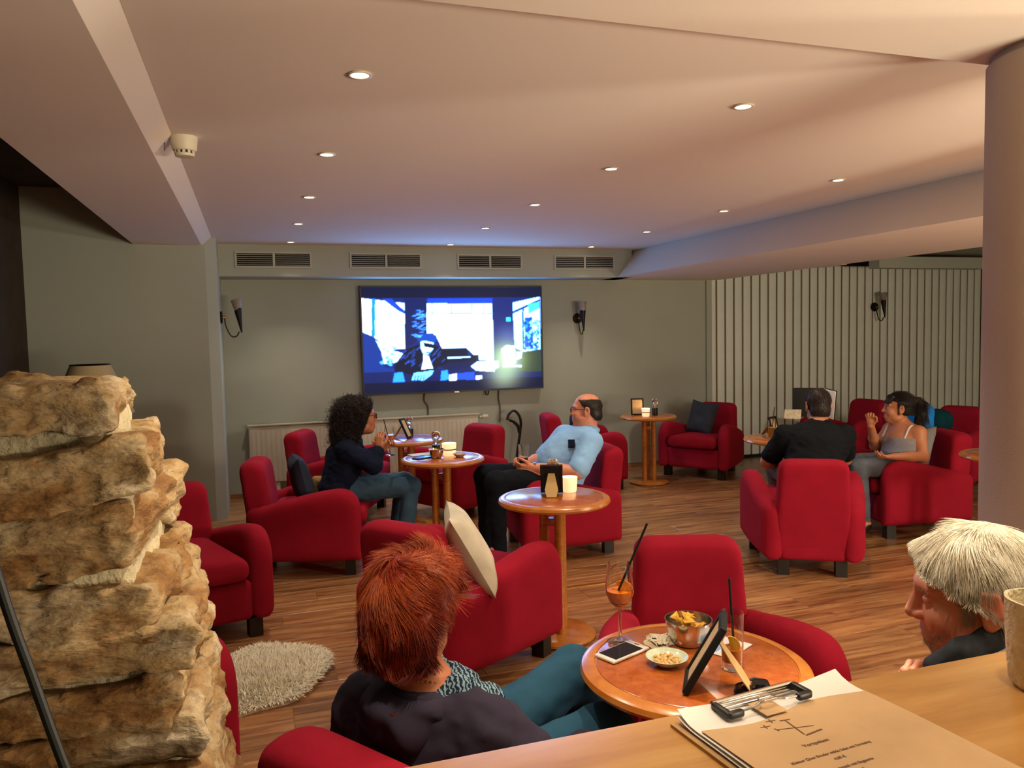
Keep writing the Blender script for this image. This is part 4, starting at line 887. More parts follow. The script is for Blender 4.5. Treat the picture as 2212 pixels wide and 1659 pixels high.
def hand_prims(w, d, n, side, curl=.5, s=1., k=.006, thumb=.6, spread=.06):
    """w wrist point, d direction of the knuckles, n palm normal (palm faces n); side +1 when the thumb is on cross(d,n)'s side."""
    d = nrm(d); n = nrm(n-d*np.dot(n, d)); t = np.cross(d, n)*side; w = np.array(w, float); P = []
    kn = w+d*.088*s
    P += [cap(w, w+d*.03*s, .024*s, .028*s, .012, n, .6), cap(w+d*.035*s+t*.016*s, kn-d*.012*s+t*.024*s, .017*s, .0135*s, .012), cap(w+d*.035*s-t*.014*s, kn-d*.014*s-t*.022*s, .018*s, .0125*s, .012), cap(w+d*.03*s, kn-d*.01*s, .019*s, .0135*s, .012)]
    for i, (o, L, r) in enumerate(FINGERS):
        p = kn+t*(-o)*s*.95+d*(-.006 if i in (0, 3) else 0.)*s; a = 0; dirn = nrm(d+t*(-o)*spread*40)
        for seg, fr, cu in ((0, .48, .75), (1, .30, 1.0), (2, .24, .7)):
            a += curl*cu; q = p+(math.cos(a)*dirn+math.sin(a)*n)*L*fr*1.15*s; rr = r*(1-.1*seg)*s
            P.append(cap(p, q, rr*1.02, rr*.93, k)); p = q
    b = w+d*.022*s+t*.022*s+n*.006*s; m = b+(d*.55+t*.62+n*.35*thumb)*.042*s; e = m+nrm(d*.85+t*.12+n*.75*thumb)*.032*s; g = e+nrm(d*.8-t*.15+n*.9*thumb)*.024*s
    P += [cap(b, m, .0145*s, .0105*s, .01), cap(m, e, .0102*s, .0092*s, k), cap(e, g, .0092*s, .0078*s, k)]
    return P
def limb(*pr, k=.02, lat=None, s=1.): return [cap(a, b, ra, rb, k, lat, s) for a, b, ra, rb in pr]
def hair_strands(V, Q, nrmls, flow, n, L, seg=9, w=.0012, lift=.25, curl=0., freq=60., jitter=.25, sag=0., taper=True, follow=.9, seed=1, tone=None, stop=None, clump=0., cs=16.):
    rg_ = np.random.default_rng(seed); a = np.linalg.norm(np.cross(V[Q[:, 1]]-V[Q[:, 0]], V[Q[:, 3]]-V[Q[:, 0]]), axis=1); f = rg_.choice(len(Q), n, p=a/a.sum())
    u, v = rg_.uniform(0, 1, (2, n, 1)); q = V[Q[f]]; p = (q[:, 0]*(1-u)+q[:, 1]*u)*(1-v)+(q[:, 3]*(1-u)+q[:, 2]*u)*v; nn = nrmls[f]
    Ls = L*rg_.uniform(.55, 1.15, (n, 1)); jt = rg_.normal(0, jitter, (n, 3)); ph = rg_.uniform(0, 6.28, (n, 1)); pts = []; pos = p-nn*.003; base_n = nn.copy()
    cl = rg_.normal(0, 1, (n, 3))
    for k in range(seg):
        t = k/(seg-1); d = flow(pos, base_n)+jt*(.6+.6*t)
        if clump: d = d+clump*np.stack([vnoise(p*cs+o_) for o_ in (3.1, 31.7, 67.3)], 1)
        d = d-base_n*(d*base_n).sum(1, keepdims=True)*follow+base_n*lift*(1-1.6*t)+np.array([0, 0, -sag*t]); d /= np.linalg.norm(d, axis=1)[:, None]+1e-9
        off = 0
        if curl:
            s1 = np.cross(d, base_n); off = curl*(t > 0)*(np.cos(ph+freq*t)*s1+np.sin(ph+freq*t)*base_n)
        pts.append(pos+off); st = d*Ls/(seg-1)
        if stop is not None: st = st*np.clip(1-stop(pos+st)/.012, .02, 1)[:, None]
        pos = pos+st
    pts = np.stack(pts, 1); T = np.gradient(pts, axis=1); sd = np.cross(T, base_n[:, None, :]); sd /= np.linalg.norm(sd, axis=2)[..., None]+1e-9; up_ = np.cross(sd, T); up_ /= np.linalg.norm(up_, axis=2)[..., None]+1e-9
    wt = w*(1-np.linspace(0, 1, seg)**2*.8)[None, :, None] if taper else w
    ring = np.stack([pts-sd*wt, pts+sd*wt, pts+up_*wt*.9], 2)
    Vv = ring.reshape(-1, 3); b0 = (np.arange(n)[:, None, None]*seg+np.arange(seg-1)[None, :, None])*3+np.arange(3)[None, None]; b1 = (np.arange(n)[:, None, None]*seg+np.arange(seg-1)[None, :, None])*3+((np.arange(3)+1) % 3)[None, None]
    F_ = np.stack([b0, b1, b1+3, b0+3], -1).reshape(-1, 4); tn = np.clip(rg_.normal(.5, .22, n) if tone is None else tone(p, rg_), 0, 1)
    return Vv, F_, np.repeat(tn, seg*3)
def face_normals(V, Q): n = np.cross(V[Q[:, 2]]-V[Q[:, 0]], V[Q[:, 3]]-V[Q[:, 1]]); return n/(np.linalg.norm(n, axis=1)[:, None]+1e-12)
def surf(name, prims, h, mat, root, fine=(), infl=0., disp=None, cut=None, label=None, tone=None, parent=None):
    V, Q, m = skin(prims, h, fine, infl, disp, cut)
    return part(name, (V, Q), mat, parent or root, world=True, angle=None, label=label, **({'attr': np.full(len(V), tone)} if tone is not None else {})), V, Q
def wrinkle(amp, fr=22, seed=0.): return lambda P: amp*(vnoise(P*fr+seed)+.6*vnoise(P*np.array([fr*1.7, fr*1.7, fr*3.2])+seed+9))
def eyes(L, f, root, h, s=1., iris='#3a5a70'):
    w_ = bpy.data.materials.get('eye_white') or plain('eye_white', '#d8d0c8', .15); im = plain('iris', iris, .1) 
    for x in (-1, 1):
        c = L(x*.031, .0765, .004); e = part('eye', (lathe([(0, -.0118*s)]+[(.0118*s*math.cos(a), .0118*s*math.sin(a)) for a in np.linspace(-1.4, 1.4, 9)]+[(0, .0118*s)], 16)[0]+c, lathe([(0, -1)]+[(1, a) for a in range(9)]+[(0, 10)], 16)[1]), w_, root, world=True)
        g = lathe([(0, .0), (.0055*s, -.0004)], 14); R_ = np.array(Vector(f).to_track_quat('Z', 'Y').to_matrix()); part('iris', (g[0] @ R_.T+c+np.array(nrm(f))*.0121*s, g[1]), im, e, world=True)
def spectacles(L, root, s=1., col='#101012'):
    fm_ = bpy.data.materials.get('spectacle_frame') or plain('spectacle_frame', col, .3)
    rings = []
    for x in (-1, 1):
        rings.append(tube([L(x*.032+.022*math.cos(a), .108-.004*abs(math.cos(a)), .004+.017*math.sin(a)) for a in np.linspace(0, 2*PI, 24, endpoint=False)], .0018, 6, True))
        rings.append(tube([L(x*.054, .104, .010), L(x*.072, .06, .012), L(x*.082, -.005, .014), L(x*.084, -.02, .0)], .0022, 6))
    rings.append(tube([L(-.010, .110, .008), L(0, .113, .010), L(.010, .110, .008)], .0018, 6))
    g = part('spectacles', cat(*rings), fm_, root, world=True)
    part('lens', cat(*[(np.array([L(x*.032+.021*math.cos(a), .107, .004+.016*math.sin(a)) for a in np.linspace(0, 2*PI, 20, endpoint=False)]), [tuple(range(20))]) for x in (-1, 1)]), M['glass'], g, world=True, smooth=False)
def torso(pel, ch_, nk, ls, rs, w=1., belly=None):
    r = nrm(np.array(rs)-np.array(ls)); mid = (np.array(pel)+np.array(ch_))/2; pel, ch_, nk = map(np.array, (pel, ch_, nk))
    up = nrm(ch_-pel); fw = nrm(np.cross(up, r)) 
    P = [cap(pel-r*.05*w, pel+r*.05*w, .115*w, None, .05), cap(pel, mid, .115*w, .108*w, .05, r, 1.3), cap(mid, ch_, .108*w, .112*w, .05, r, 1.4), cap(ch_, ch_*.45+nk*.55, .110*w, .075*w, .05, r, 1.5),
         cap(np.array(ls)*.75+np.array(rs)*.25, np.array(ls), .062*w, .056*w, .04), cap(np.array(rs)*.75+np.array(ls)*.25, np.array(rs), .062*w, .056*w, .04), cap(ch_*.3+nk*.7, nk, .06*w, .054*w, .03, r, 1.25)]
    if belly: P.append(ell(pel*.55+ch_*.45+(-fw if False else fw)*belly[0], np.stack([r, fw, up]), np.array(belly[1]), .06))
    return P, fw
def person(label, at, spec):
    """spec: joints in world space + looks. Builds body (one surface), clothes, hair and small parts under one Empty."""
    J = {k: np.array(v, float) for k, v in spec.items() if isinstance(v, (tuple, list, np.ndarray)) and len(v) == 3 and not isinstance(v[0], tuple)}
    t = thing('person', label, 'person', (at[0], at[1], 0)); w = spec.get('w', 1.); hs = spec.get('hs', 1.); h = spec.get('h', .009)
    hp, L = head_prims(J['head'], J['face'], J.get('hup', UP), hs); f, r, u = frame_from(J['face'], J.get('hup', UP))
    T, fw = torso(J['pel'], J['chest'], J['neck'], J['ls'], J['rs'], w, spec.get('belly'))
    neck = [cap(J['neck'], J['head']-u*.045*hs-f*.018*hs, .053*w*spec.get('nw', 1), .05*w*spec.get('nw', 1), .02)]
    aw = w*spec.get('aw', 1.)
    arms, hands, up_arm, fore = [], [], [], []; fine = []
    for sd in 'lr':
        S_, E_, W_ = J[sd+'s'], J[sd+'e'], J[sd+'w']; ua = limb((S_, E_, .05*aw, .041*aw)); fa = limb((E_, E_*.6+W_*.4, .041*aw, .04*aw), (E_*.6+W_*.4, W_, .04*aw, .026*aw)); arms += ua+fa
        hd = spec[sd+'h']; hands += hand_prims(W_, hd[0], hd[1], hd[2], hd[3], hs*spec.get('hands', .97)); c = W_+nrm(np.array(hd[0], float))*.08; fine.append((c-.1, c+.1, spec.get('hh', .0042))); up_arm.append((S_, E_)); fore.append((E_, W_))
    legs = []
    for sd in 'lr': legs += limb((J['pel']+(r if sd == 'r' else -r)*0+(J[sd+'s']-(J['ls']+J['rs'])/2)*.45, J[sd+'k'], .092*w, .062*w), (J[sd+'k'], J[sd+'a'], .060*w, .040*w), k=.03); 
    feet = [cap(J[sd+'a'], J[sd+'t'], .042, .034, .02) for sd in 'lr']
    c = J['head']; fine.append((c-.13, c+.13, spec.get('hf', .0045)))
    body, V, Q = surf('body', hp+neck+T+arms+hands+legs+feet, h, spec['skin'], t, fine)
    sl = spec.get('sleeve', 1.); sp = [p for p in T]
    for (a, b_), (b2, c2) in zip(up_arm, fore):
        e = a+(b_-a)*min(1, sl); sp.append(cap(a, e, .053*aw, .047*aw+(.006 if sl < 1 else 0), .03))
        if sl > 1: sp.append(cap(b2, b2+(c2-b2)*min(1, sl-1), .047*aw, .034*aw, .03))
    top = surf(spec.get('top_name', 'shirt'), sp, h*.9, spec['top'], t, infl=spec.get('infl', .012), disp=wrinkle(spec.get('wr', .006), 20, at[0]*7), cut=spec.get('top_cut'))
    tr = surf('trousers', [p for p in T[:2]]+legs, h, spec['bottom'], t, infl=.007, disp=wrinkle(.005, 18, at[1]*5))
    for sd in 'lr': surf('shoe', [cap(J[sd+'a']-np.array([0, 0, .01]), J[sd+'t'], .047, .040, .03)], .009, spec.get('shoes') or M['black'], t)
    eyes(L, f, t, hs, hs, spec.get('iris', '#3a2a1c'))
    if spec.get('glasses'): spectacles(L, t, hs)
    return t, L, (f, r, u), hp, J
def hairdo(t, L, fr, hs, prims, mat, flow, n, length, cut=None, h=.006, disp=None, name='hair', **kw):
    o, V, Q = surf(name, prims, h, mat, t, disp=disp, cut=cut, tone=.4)
    kw.setdefault('stop', cut)
    Vv, F_, tn = hair_strands(V, Q, face_normals(V, Q), flow, n, length, **kw)
    s = part('strands', (Vv, F_), mat, o, world=True, angle=None, attr=tn); s['kind'] = 'stuff'; return o
def headflow(L, fr, crown, swirl=0., down=.3, fwd=0.):
    f, r, u = fr; c = L(*crown)
    def fl_(p, n):
        d = p-c; d = d/(np.linalg.norm(d, axis=1)[:, None]+1e-6); d = d+swirl*np.cross(n, d)-down*u+fwd*f; return d/(np.linalg.norm(d, axis=1)[:, None]+1e-9)
    return fl_
def E_of(L, fr, x, y, z, a, b, c, k=.02, s=1.): f, r, u = fr; return ell(L(x, y, z), np.stack([r, f, u]), np.array((a, b, c))*s, k)
def collar(t, J, fr, mat, R, th, rise):
    f, r, u = fr; c = J['neck']; q = [c+np.array([math.cos(a)*R*.95*r[i]+math.sin(a)*R*f[i] for i in range(3)])+UP*(rise*(1-math.sin(a))*.9-.012) for a in np.linspace(PI/2+.35, PI/2+2*PI-.35, 15)]
    P = [cap(a, b, th, th, .01, None) for a, b in zip(q, q[1:])]; P += [cap(q[0], q[0]+f*.02-UP*.035+r*-.012, th*.8, th*.5, .01), cap(q[-1], q[-1]+f*.02-UP*.035+r*.012, th*.8, th*.5, .01)]
    return surf('collar', P, .006, mat, t)
def half(L, fr, y0, z0, slope, x=0.):          # keeps what lies behind / above a slanted plane through (y0,z0) in head space
    f, r, u = fr; c = L(0, y0, z0); nn = nrm(f*1.0-u*slope); return lambda P: (P-c)@nn
SK1, SK2, SK3 = skin_mat('skin_olive', '#b87a56'), skin_mat('skin_ruddy', '#de9a7c', .14), skin_mat('skin_tan', '#bd8058')
jeans = cloth_mat('blue_denim', '#3f5a72', .22); navy = cloth_mat('navy_knit', '#141a30', .2); dk = cloth_mat('dark_trousers', '#12151e', .2); shirt_b = cloth_mat('light_blue_shirt', '#9acbff', .06); blk = cloth_mat('black_cotton', '#121418', .15)

# --- curly-haired woman in navy, side view
t, L, fr, hp, J = person('woman with long dark curls, navy jumper and jeans holding a glass', (.6, 5.4), dict(head=(.69, 5.42, 1.0), face=(.99, .02, .0), hup=(.0, 0, 1), neck=(.625, 5.42, .85), chest=(.585, 5.42, .74), pel=(.53, 5.42, .52),
    ls=(.60, 5.57, .80), rs=(.575, 5.27, .80), le=(.74, 5.56, .69), re=(.735, 5.20, .70), lw=(.835, 5.40, .775), rw=(.785, 5.25, .80), lh=((.25, -.5, .7), (.4, -1, 0), 1, .9), rh=((.05, .15, 1), (.6, .8, 0), -1, .9),
    lk=(.99, 5.47, .52), rk=(1.0, 5.27, .52), la=(.90, 5.47, .12), ra=(.93, 5.25, .10), lt=(1.03, 5.45, .045), rt=(1.05, 5.23, .045), w=.93, aw=.98, skin=SK1, top=navy, top_name='jumper', bottom=jeans, sleeve=1.75, infl=.016, glasses=True, hands=.9))
hm = hair_mat('dark_curls', '#0c0708', '#1e1112', '#38211c')
P_ = [E_of(L, fr, 0, -.035, .04, .115, .115, .105, .04), E_of(L, fr, 0, -.07, -.05, .125, .09, .12, .05), E_of(L, fr, 0, -.075, -.13, .11, .075, .09, .05)]
f, r, u = fr
cutw = lambda P: np.minimum((P-L(0, .055, .0))@nrm(f*1.0-u*.15), .5)
hairdo(t, L, fr, 1, P_, hm, headflow(L, fr, (0, -.03, .15), .3, 1.2), 3600, .13, cut=lambda P: (P-L(0, .026, .03))@nrm(f-u*.45), disp=lambda P: .02*fbm(P*24, 2), seg=13, w=.0016, curl=.015, freq=22, lift=.55, sag=.5, jitter=.5, follow=.45, stop=lambda P: (P-L(0, .034, .03))@nrm(f-u*.45))
g2 = thing('spritz_glass', 'stemmed glass with orange drink held by the curly-haired woman', 'glass', (.872, 5.34, .735))
part('glass_body', lathe([(r_, z) for r_, z in ((0, .002), (.034, 0), (.035, .002), (.012, .006), (.004, .014), (.004, .085), (.028, .112), (.037, .14), (.030, .20), (.0288, .20), (.0358, .14), (.0265, .113), (0, .09))], 32), M['glass'], g2)
part('drink', lathe([(0, .095), (.026, .1145), (.0345, .14), (0, .14)], 28), plain('spritz_orange', '#e8761a', .25), g2); part('straw', tube([(0, 0, .1), (-.04, -.03, .25)], .003, 8), M['matte_black'], g2)

# --- man in a light blue shirt
t, L, fr, hp, J = person('balding man with glasses in a light blue short-sleeved shirt and dark trousers', (2.1, 5.1), dict(head=(2.215, 5.06, 1.0), face=(-.88, .47, .0), neck=(2.225, 5.06, .85), chest=(2.13, 5.07, .74), pel=(2.01, 5.08, .53),
    ls=(2.17, 4.88, .80), rs=(2.13, 5.27, .80), le=(2.02, 4.78, .62), re=(1.97, 5.32, .63), lw=(1.76, 4.93, .65), rw=(1.80, 5.17, .64), lh=((-.95, .35, .02), (0, .6, .55), -1, .75), rh=((-.9, -.3, .1), (-.1, -.8, .2), 1, .75),
    lk=(1.50, 4.93, .57), rk=(1.49, 5.14, .58), la=(1.50, 4.88, .13), ra=(1.48, 5.10, .12), lt=(1.36, 4.90, .05), rt=(1.34, 5.12, .05), w=1.08, aw=1.05, skin=SK2, top=shirt_b, bottom=dk, sleeve=.86, infl=.014, belly=(.07, (.15, .13, .16)), wr=.0035, glasses=True, shoes=plain('brown_shoe', '#2e1c12', .6), hands=.95, nw=1.1))
hm = hair_mat('dark_short_hair', '#14100e', '#2c221d', '#4a3c34'); f, r, u = fr
hairdo(t, L, fr, 1, [E_of(L, fr, 0, -.012, .030, .080, .1005, .080, .02), E_of(L, fr, 0, -.055, -.03, .066, .058, .06, .02)], hm, headflow(L, fr, (0, -.03, .12), 0, 1.0), 2200, .028, cut=lambda P: np.maximum.reduce([(P-L(0, .03, .05))@nrm(f-u*.9), .074-np.linalg.norm(P-L(0, .0, .125), axis=-1)+.008*vnoise(P*60), -((P-L(0, -.03, -.065))@u)]), h=.005, seg=5, w=.001, lift=.15, jitter=.2)
collar(t, J, (f, r, u), shirt_b, .066, .017, .012)
part('chest_emblem', xf(box(0, 0, 0, .045, .03, .05), (2.035, 4.905, .795), rz=-.35, rx=-.5), navy, t, world=True, smooth=False)
wr = np.array([1.775, 4.923, .648]); part('wristwatch', cat(tube([wr+.030*np.array([.2*math.cos(a), .55*math.cos(a)*0+.95*math.cos(a), math.sin(a)]) for a in np.linspace(0, 2*PI, 24, endpoint=False)], .006, 6, True), xf(lathe([(0, 0), (.017, 0), (.017, .006), (0, .008)], 18), wr+np.array([0, -.006, .028]))), M['steel'], t, world=True)
g3 = thing('beer_glass', 'half-empty glass of dark beer held by the blue-shirted man', 'glass', (1.745, 5.07, .635))
part('glass_body', lathe([(0, 0), (.027, 0), (.029, .004), (.0365, .15), (.035, .15), (.0275, .012), (0, .012)], 32), M['glass'], g3); part('beer', lathe([(0, .0125), (.0268, .0125), (.0305, .062), (0, .062)], 28), plain('dark_beer', '#140806', .15), g3); part('foam', lathe([(0, .0625), (.0306, .0625), (.0309, .068), (0, .068)], 28), plain('beer_foam', '#c8a888', .8), g3)

# --- man in black seen from behind
t, L, fr, hp, J = person('man in black T-shirt seen from behind reading a menu', (3.6, 4.45), dict(head=(3.745, 4.53, 1.0), face=(.45, .88, -.12), neck=(3.70, 4.47, .855), chest=(3.66, 4.43, .75), pel=(3.56, 4.37, .52),
    ls=(3.51, 4.57, .80), rs=(3.83, 4.37, .80), le=(3.45, 4.70, .60), re=(4.02, 4.58, .60), lw=(3.66, 4.86, .68), rw=(3.98, 4.78, .70), lh=((.55, .3, .5), (.5, -.5, .2), 1, .8), rh=((.1, .3, .9), (-.6, .3, 0), -1, .8),
    lk=(3.62, 4.82, .53), rk=(3.90, 4.66, .53), la=(3.68, 4.86, .12), ra=(3.96, 4.70, .12), lt=(3.75, 5.0, .05), rt=(4.03, 4.84, .05), w=1.06, aw=1.05, skin=SK3, top=blk, bottom=cloth_mat('grey_shorts', '#6a6258', .15), sleeve=.72, infl=.014, nw=1.1, hands=.95))
hm = hair_mat('brown_short_hair', '#120d0b', '#2a1f19', '#46342a'); f, r, u = fr
hairdo(t, L, fr, 1, [E_of(L, fr, 0, -.012, .038, .081, .1005, .086, .02), E_of(L, fr, 0, -.055, -.03, .066, .058, .066, .02)], hm, headflow(L, fr, (0, -.05, .12), .4, .5), 3000, .035, cut=lambda P: np.minimum(np.maximum((P-L(0, .02, .0))@f, -((P-L(0, 0, -.075))@u)), np.maximum((P-L(0, .07, .06))@nrm(f-u*.3), -((P-L(0, .0, .03))@u))), h=.005, seg=5, w=.0011, lift=.25, jitter=.3)
mn = thing('menu_folder', 'open menu folder held up by the man in black', 'menu', (3.985, 4.885, .985), math.radians(-36))
part('cover', xf(bbox(-.03, 0, 0, .22, .006, .22, .002), (0, 0, .0), rx=-.12), M['matte_black'], mn); part('page', xf(bbox(.06, -.004, 0, .12, .004, .21, .001), (.082, .0, .0), rz=-.95, ry=.12), paper, mn); part('cover', xf(bbox(.06, .0, 0, .125, .005, .22, .001), (.085, .003, .0), rz=-.95, ry=.12), M['matte_black'], mn)
part('insert', xf(bbox(0, 0, 0, .12, .003, .10, .001), (-.14, -.05, -.085), rz=-.1, rx=-.9), plain('menu_insert', '#b8a88c', .7, noise=.3, nscale=50), mn)

# --- woman with a ponytail
gingham = plain('gingham_top', '#8c8a90', .9, noise=.25, nscale=160)
t, L, fr, hp, J = person('woman with dark ponytail and fringe in a grey strappy top gesturing with one hand', (4.65, 4.7), dict(head=(4.625, 4.71, .925), face=(-.82, .57, .0), neck=(4.655, 4.69, .79), chest=(4.645, 4.68, .68), pel=(4.60, 4.66, .51),
    ls=(4.66, 4.545, .755), rs=(4.665, 4.83, .75), le=(4.63, 4.475, .585), re=(4.56, 4.87, .62), lw=(4.385, 4.51, .60), rw=(4.40, 4.74, .80), lh=((-.95, .1, .0), (0, .35, .95), 1, .55), rh=((-.15, -.05, 1), (-.7, -.6, .0), 1, 1.0),
    lk=(4.16, 4.60, .52), rk=(4.16, 4.76, .53), la=(4.22, 4.60, .1), ra=(4.20, 4.78, .1), lt=(4.09, 4.62, .045), rt=(4.07, 4.80, .045), w=.92, aw=.98, hs=.97, nw=.82, skin=SK3, top=gingham, bottom=cloth_mat('grey_denim', '#5a5f68', .25), sleeve=.02, infl=.006, wr=.002, hands=.9,
    top_cut=lambda P: P[..., 2]-.715-.0*P[..., 0]))
for yy in (4.585, 4.79): part('shoulder_strap', tube(smooth_curve([(4.56, yy, .70), (4.61, yy, .79), (4.66, yy, .80), (4.74, yy, .77), (4.765, yy, .70)], 16), .009, 6), plain('white_strap', '#d0ccc8', .8) if yy < 4.6 else bpy.data.materials['white_strap'], t, world=True)
hm = hair_mat('black_brown_hair', '#0b0808', '#1a1212', '#33221c'); f, r, u = fr
HP = [E_of(L, fr, 0, -.014, .038, .083, .104, .088, .02, .97), E_of(L, fr, 0, -.05, -.02, .07, .06, .06, .02, .97), E_of(L, fr, 0, -.115, .055, .035, .04, .035, .02, .97)]
hairdo(t, L, fr, .97, HP, hm, headflow(L, fr, (0, .11, .08), 0, -.1, -.4), 2600, .06, cut=lambda P: np.minimum(np.maximum((P-L(0, .015, .0))@f, -((P-L(0, 0, -.05))@u)), np.maximum((P-L(0, .085, .07))@nrm(f-u*.2), -((P-L(0, .0, .045))@nrm(u-f*.35)))), h=.005, seg=6, w=.0012, lift=.12, jitter=.12)
hairdo(t, L, fr, .97, [cap(L(x*.05, .046, .088), L(x*.056, .080, .046), .018, .010, .02) for x in (-1, -.5, 0, .5, 1)], hm, lambda p, n: np.tile(-u*.9+f*.15, (len(p), 1)), 700, .03, h=.005, name='fringe', seg=5, w=.0014, lift=.1, jitter=.12, stop=lambda P: (L(0, 0, .040)-P)@u)
pts = [L(0, -.13, .06), L(0, -.16, .03), L(0, -.165, -.05), L(0, -.15, -.14), L(0, -.13, -.22)]
hairdo(t, L, fr, 1, [cap(a, b, ra, rb, .02) for a, b, ra, rb in zip(pts, pts[1:], (.026, .034, .036, .026), (.034, .036, .026, .008))], hm, lambda p, n: np.tile(-u-.02*f, (len(p), 1)), 1200, .12, h=.006, name='ponytail', seg=7, w=.0012, lift=.1, jitter=.12, sag=.4)
for x in (1, -1): part('earring', lathe([(0, -.005), (.004, -.003), (.005, 0), (.004, .003), (0, .005)], 10, L(x*.082, -.002, -.044)), M['brass'], t, world=True)

# --- red-haired woman from behind, near
jk = cloth_mat('dark_jacket', '#332e3e', .12); teal = cloth_mat('teal_jeans', '#2a5068', .2)
t, L, fr, hp, J = person('woman with short copper-red hair and dark jacket seen from behind in the foreground', (.4, 1.72), dict(head=(.315, 1.665, .955), face=(.66, .73, -.12), neck=(.325, 1.65, .795), chest=(.345, 1.655, .665), pel=(.43, 1.76, .48),
    ls=(.215, 1.745, .715), rs=(.435, 1.53, .715), le=(.20, 1.86, .56), re=(.60, 1.50, .57), lw=(.36, 2.02, .55), rw=(.70, 1.66, .56), lh=((.7, .6, 0), (0, 0, -1), 1, .4), rh=((.6, .75, 0), (0, 0, -1), -1, .4),
    lk=(.82, 1.99, .60), rk=(.80, 1.74, .555), la=(.98, 2.1, .12), ra=(1.0, 1.86, .1), lt=(1.1, 2.14, .05), rt=(1.12, 1.9, .05), w=.94, aw=1.0, hs=.95, skin=SK1, top=jk, top_name='jacket', bottom=teal, sleeve=1.9, infl=.022, wr=.009, h=.009, hf=.004, hands=.9, iris='#4a5a4a', top_cut=lambda P: P[..., 2]-.803))
f, r, u = fr
rh = hair_mat('copper_hair', '#4c120a', '#922f14', '#c8662e', .36)
HP = [E_of(L, fr, 0, -.018, .044, .087, .106, .092, .03), E_of(L, fr, 0, -.060, -.02, .083, .064, .08, .03), E_of(L, fr, 0, -.062, -.085, .062, .046, .06, .03), E_of(L, fr, 0, .05, .075, .074, .05, .05, .03)]
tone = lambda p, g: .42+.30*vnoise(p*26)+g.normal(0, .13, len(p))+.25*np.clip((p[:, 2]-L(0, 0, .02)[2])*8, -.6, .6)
ct_ = lambda P: np.minimum(np.maximum((P-L(0, .03, .0))@f, -((P-L(0, 0, -.112))@u)), np.maximum((P-L(0, .1, .06))@nrm(f-u*.3), -((P-L(0, .0, .03))@u)))
hd = hairdo(t, L, fr, .95, HP, rh, headflow(L, fr, (-.01, -.075, .10), .75, .55), 24000, .062, cut=ct_, h=.005, disp=lambda P: .007*fbm(P*20, 2), seg=9, w=.00062, lift=.17, jitter=.09, sag=.1, follow=.9, clump=.75, cs=20, tone=tone, stop=lambda P: ct_(P)-.012)
scf = cloth_mat('patterned_scarf', '#2c3d52', .2); m = scf; nt = m.node_tree; b = nt.nodes['Principled BSDF']; wv = N(nt, 'ShaderNodeTexWave'); wv.inputs['Scale'].default_value = 34; wv.inputs['Distortion'].default_value = 6; wv.inputs['Detail Scale'].default_value = 3
mp = coords(nt); nt.links.new(mp.outputs[0], wv.inputs['Vector']); rr = ramp(nt, wv.outputs[0], [(.45, lin('#18263a')), (.62, lin('#7f9aa4'))]); nt.links.new(rr.outputs[0], b.inputs['Base Color'])
NKp = J['neck']
surf('scarf', [cap(NKp+np.array(a), NKp+np.array(b_), ra, rb, .02) for a, b_, ra, rb in (((.0, -.08, -.022), (.07, -.055, .0), .02, .028), ((.07, -.055, .0), (.125, -.05, -.05), .03, .042), ((.125, -.05, -.05), (.19, -.075, -.15), .044, .052), ((.19, -.075, -.15), (.26, -.08, -.25), .05, .05), ((-.07, .05, -.01), (.04, .075, .0), .02, .026), ((.04, .075, .0), (.09, -.03, .0), .026, .028))], .007, scf, t, disp=wrinkle(.007, 30))
hp_ = [NKp+r*math.cos(a)*.088+f*math.sin(a)*.082+u*z for a, z in ((2.5, -.012), (3.1, -.03), (3.7, -.045), (4.3, -.052), (4.9, -.05), (5.5, -.038), (6.1, -.02))]
surf('hood', [cap(a, b_, .034+.008*math.sin(i*.9), .034+.008*math.sin(i*.9+.9), .035) for i, (a, b_) in enumerate(zip(hp_, hp_[1:]))]+[cap(hp_[2]-u*.03, hp_[4]-u*.035, .036, .04, .04)], .007, jk, t, disp=lambda P: .004*np.sin((P@(u*.8+r*.5))*105+3*vnoise(P*16))+.004*vnoise(P*24))
ring_ = [NKp+np.array([.0, 0, .012])+(.062*math.cos(a)*r+.058*math.sin(a)*f)+u*.012*math.sin(a)*(-1) for a in np.linspace(0, 2*PI, 40, endpoint=False)]
part('necklace', cat(*[xf(lathe([(0, -.0035), (.003, -.002), (.0036, 0), (.003, .002), (0, .0035)], 8), p) for p in ring_]), M['brass'], t, world=True)
part('hood_eyelet', lathe([(.002, 0), (.006, 0), (.006, .002), (.002, .002)], 14, NKp-f*.115+u*-.03), M['brass'], t, world=True)

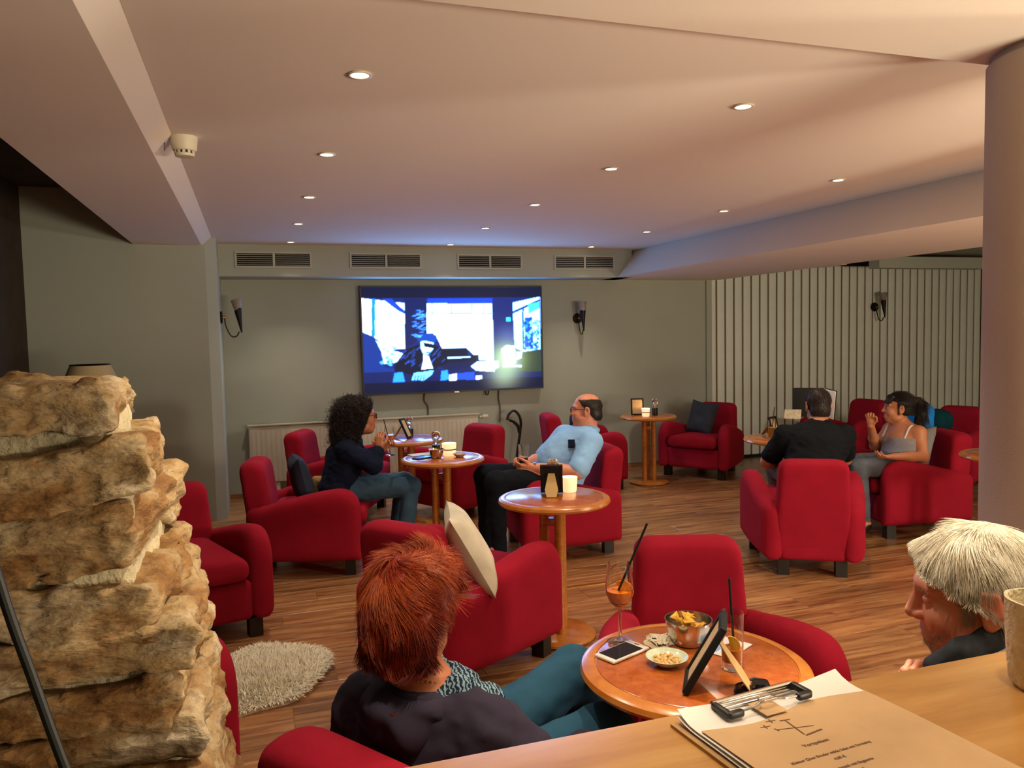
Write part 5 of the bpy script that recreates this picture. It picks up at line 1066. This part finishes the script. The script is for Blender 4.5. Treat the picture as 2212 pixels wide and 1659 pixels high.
# --- white-haired man at the counter
sw_ = cloth_mat('pale_shirt', '#b9c4d2', .08); pl_ = plain('plaid_collar', '#2c333c', .9, noise=.5, nscale=45)
t, L, fr, hp, J = person('white-haired bearded man in profile looking down beyond the bar counter', (1.45, 1.25), dict(head=(1.272, 1.102, 1.046), face=(-.73, .66, -.20), hup=(-.10, 0.06, 1), neck=(1.345, 1.075, .90), chest=(1.42, 1.10, .76), pel=(1.54, 1.2, .50),
    ls=(1.285, .955, .825), rs=(1.465, 1.215, .825), le=(1.22, .94, .66), re=(1.44, 1.40, .64), lw=(1.165, 1.07, .812), rw=(1.25, 1.50, .56), lh=((-.45, .35, .75), (.6, .2, .2), 1, .9), rh=((-.8, .4, 0), (0, 0, -1), -1, .4),
    lk=(1.10, 1.34, .52), rk=(1.22, 1.52, .52), la=(1.12, 1.30, .1), ra=(1.24, 1.50, .1), lt=(1.03, 1.37, .05), rt=(1.15, 1.57, .05), w=1.06, aw=1.0, hs=1.06, skin=SK2, top=sw_, bottom=dk, sleeve=.8, h=.009, hf=.0028, infl=.014, hands=.9, nw=1.12, iris='#4a5a68'))
f, r, u = fr
wh = hair_mat('white_blond_hair', '#8d8068', '#d2c8ae', '#f6f0e2', .35)
HP = [E_of(L, fr, 0, -.012, .040, .0785, .1005, .086, .02, 1.06), E_of(L, fr, 0, -.062, -.02, .069, .054, .062, .02, 1.06), E_of(L, fr, 0, .044, .078, .052, .040, .027, .03, 1.06)]
ct_ = lambda P: np.minimum(np.maximum((P-L(0, -.018, .0))@nrm(f-u*.1), -((P-L(0, 0, -.085))@u)), np.maximum((P-L(0, .079, .075))@nrm(f-u*.35), -((P-L(0, .03, .026))@nrm(u-f*.8))))+.005*vnoise(P*48)
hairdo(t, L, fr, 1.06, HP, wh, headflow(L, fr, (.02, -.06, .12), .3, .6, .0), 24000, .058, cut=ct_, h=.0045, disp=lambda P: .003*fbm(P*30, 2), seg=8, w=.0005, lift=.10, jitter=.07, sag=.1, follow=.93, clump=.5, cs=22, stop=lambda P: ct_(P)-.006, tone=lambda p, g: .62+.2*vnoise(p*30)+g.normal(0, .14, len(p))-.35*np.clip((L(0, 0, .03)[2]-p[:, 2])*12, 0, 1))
# sideburn, beard and eyebrow as fine strands growing out of the skin
V, Q, _ = skin(head_prims(J['head'], J['face'], J['hup'], 1.06)[0], .006); fc = V[Q].mean(1)-L(0, 0, 0); lx, ly, lz = fc@r, fc@f, fc@u; fn = face_normals(V, Q)
bsel = ((lz < -.05) & (ly > .01) & (lz < -.03-.25*np.abs(lx)*0) & ~((np.abs(lx) < .02) & (lz > -.075) & (ly > .08))) & ((ly > .075) | (lz < -.08))
ssel = (np.abs(lx) > .055) & (ly > .014) & (ly < .036) & (lz > -.03) & (lz < .05)
esel = (np.abs(lz-.031) < .006) & (np.abs(lx) > .012) & (np.abs(lx) < .052) & (ly > .07)
whb = hair_mat('grey_white_beard', '#a09080', '#cfc4b2', '#f0ead8')
for nm, se, n_, ln in (('beard', bsel, 5200, .018), ('sideburns', ssel, 1500, .022), ('eyebrows', esel, 260, .012)):
    Vv, F_, tn = hair_strands(V, Q[se], fn[se], lambda p, n: np.tile(-u*.8+f*.1, (len(p), 1)), n_, ln, seg=4, w=.00045, lift=.3, jitter=.25); o = part(nm, (Vv, F_), whb, t, world=True, angle=None, attr=tn)
cp_ = [np.array(q) for q in [(1.148, 1.078, 0.934), (1.18, 1.048, 0.968), (1.237, 1.041, 0.984), (1.321, 1.056, 0.984)]]
surf('collar', [cap(a, b_, .020, .022, .02) for a, b_ in zip(cp_, cp_[1:])]+[cap(cp_[-1], J['neck']+np.array([.06, .06, .07]), .022, .022, .02)], .005, pl_, t)
surf('shirt_yoke', [cap(a+np.array([.012, -.012, -.045]), b_+np.array([.012, -.012, -.045]), .032, .034, .03) for a, b_ in zip(cp_[1:], cp_[2:])], .007, sw_, t, disp=wrinkle(.004, 26))
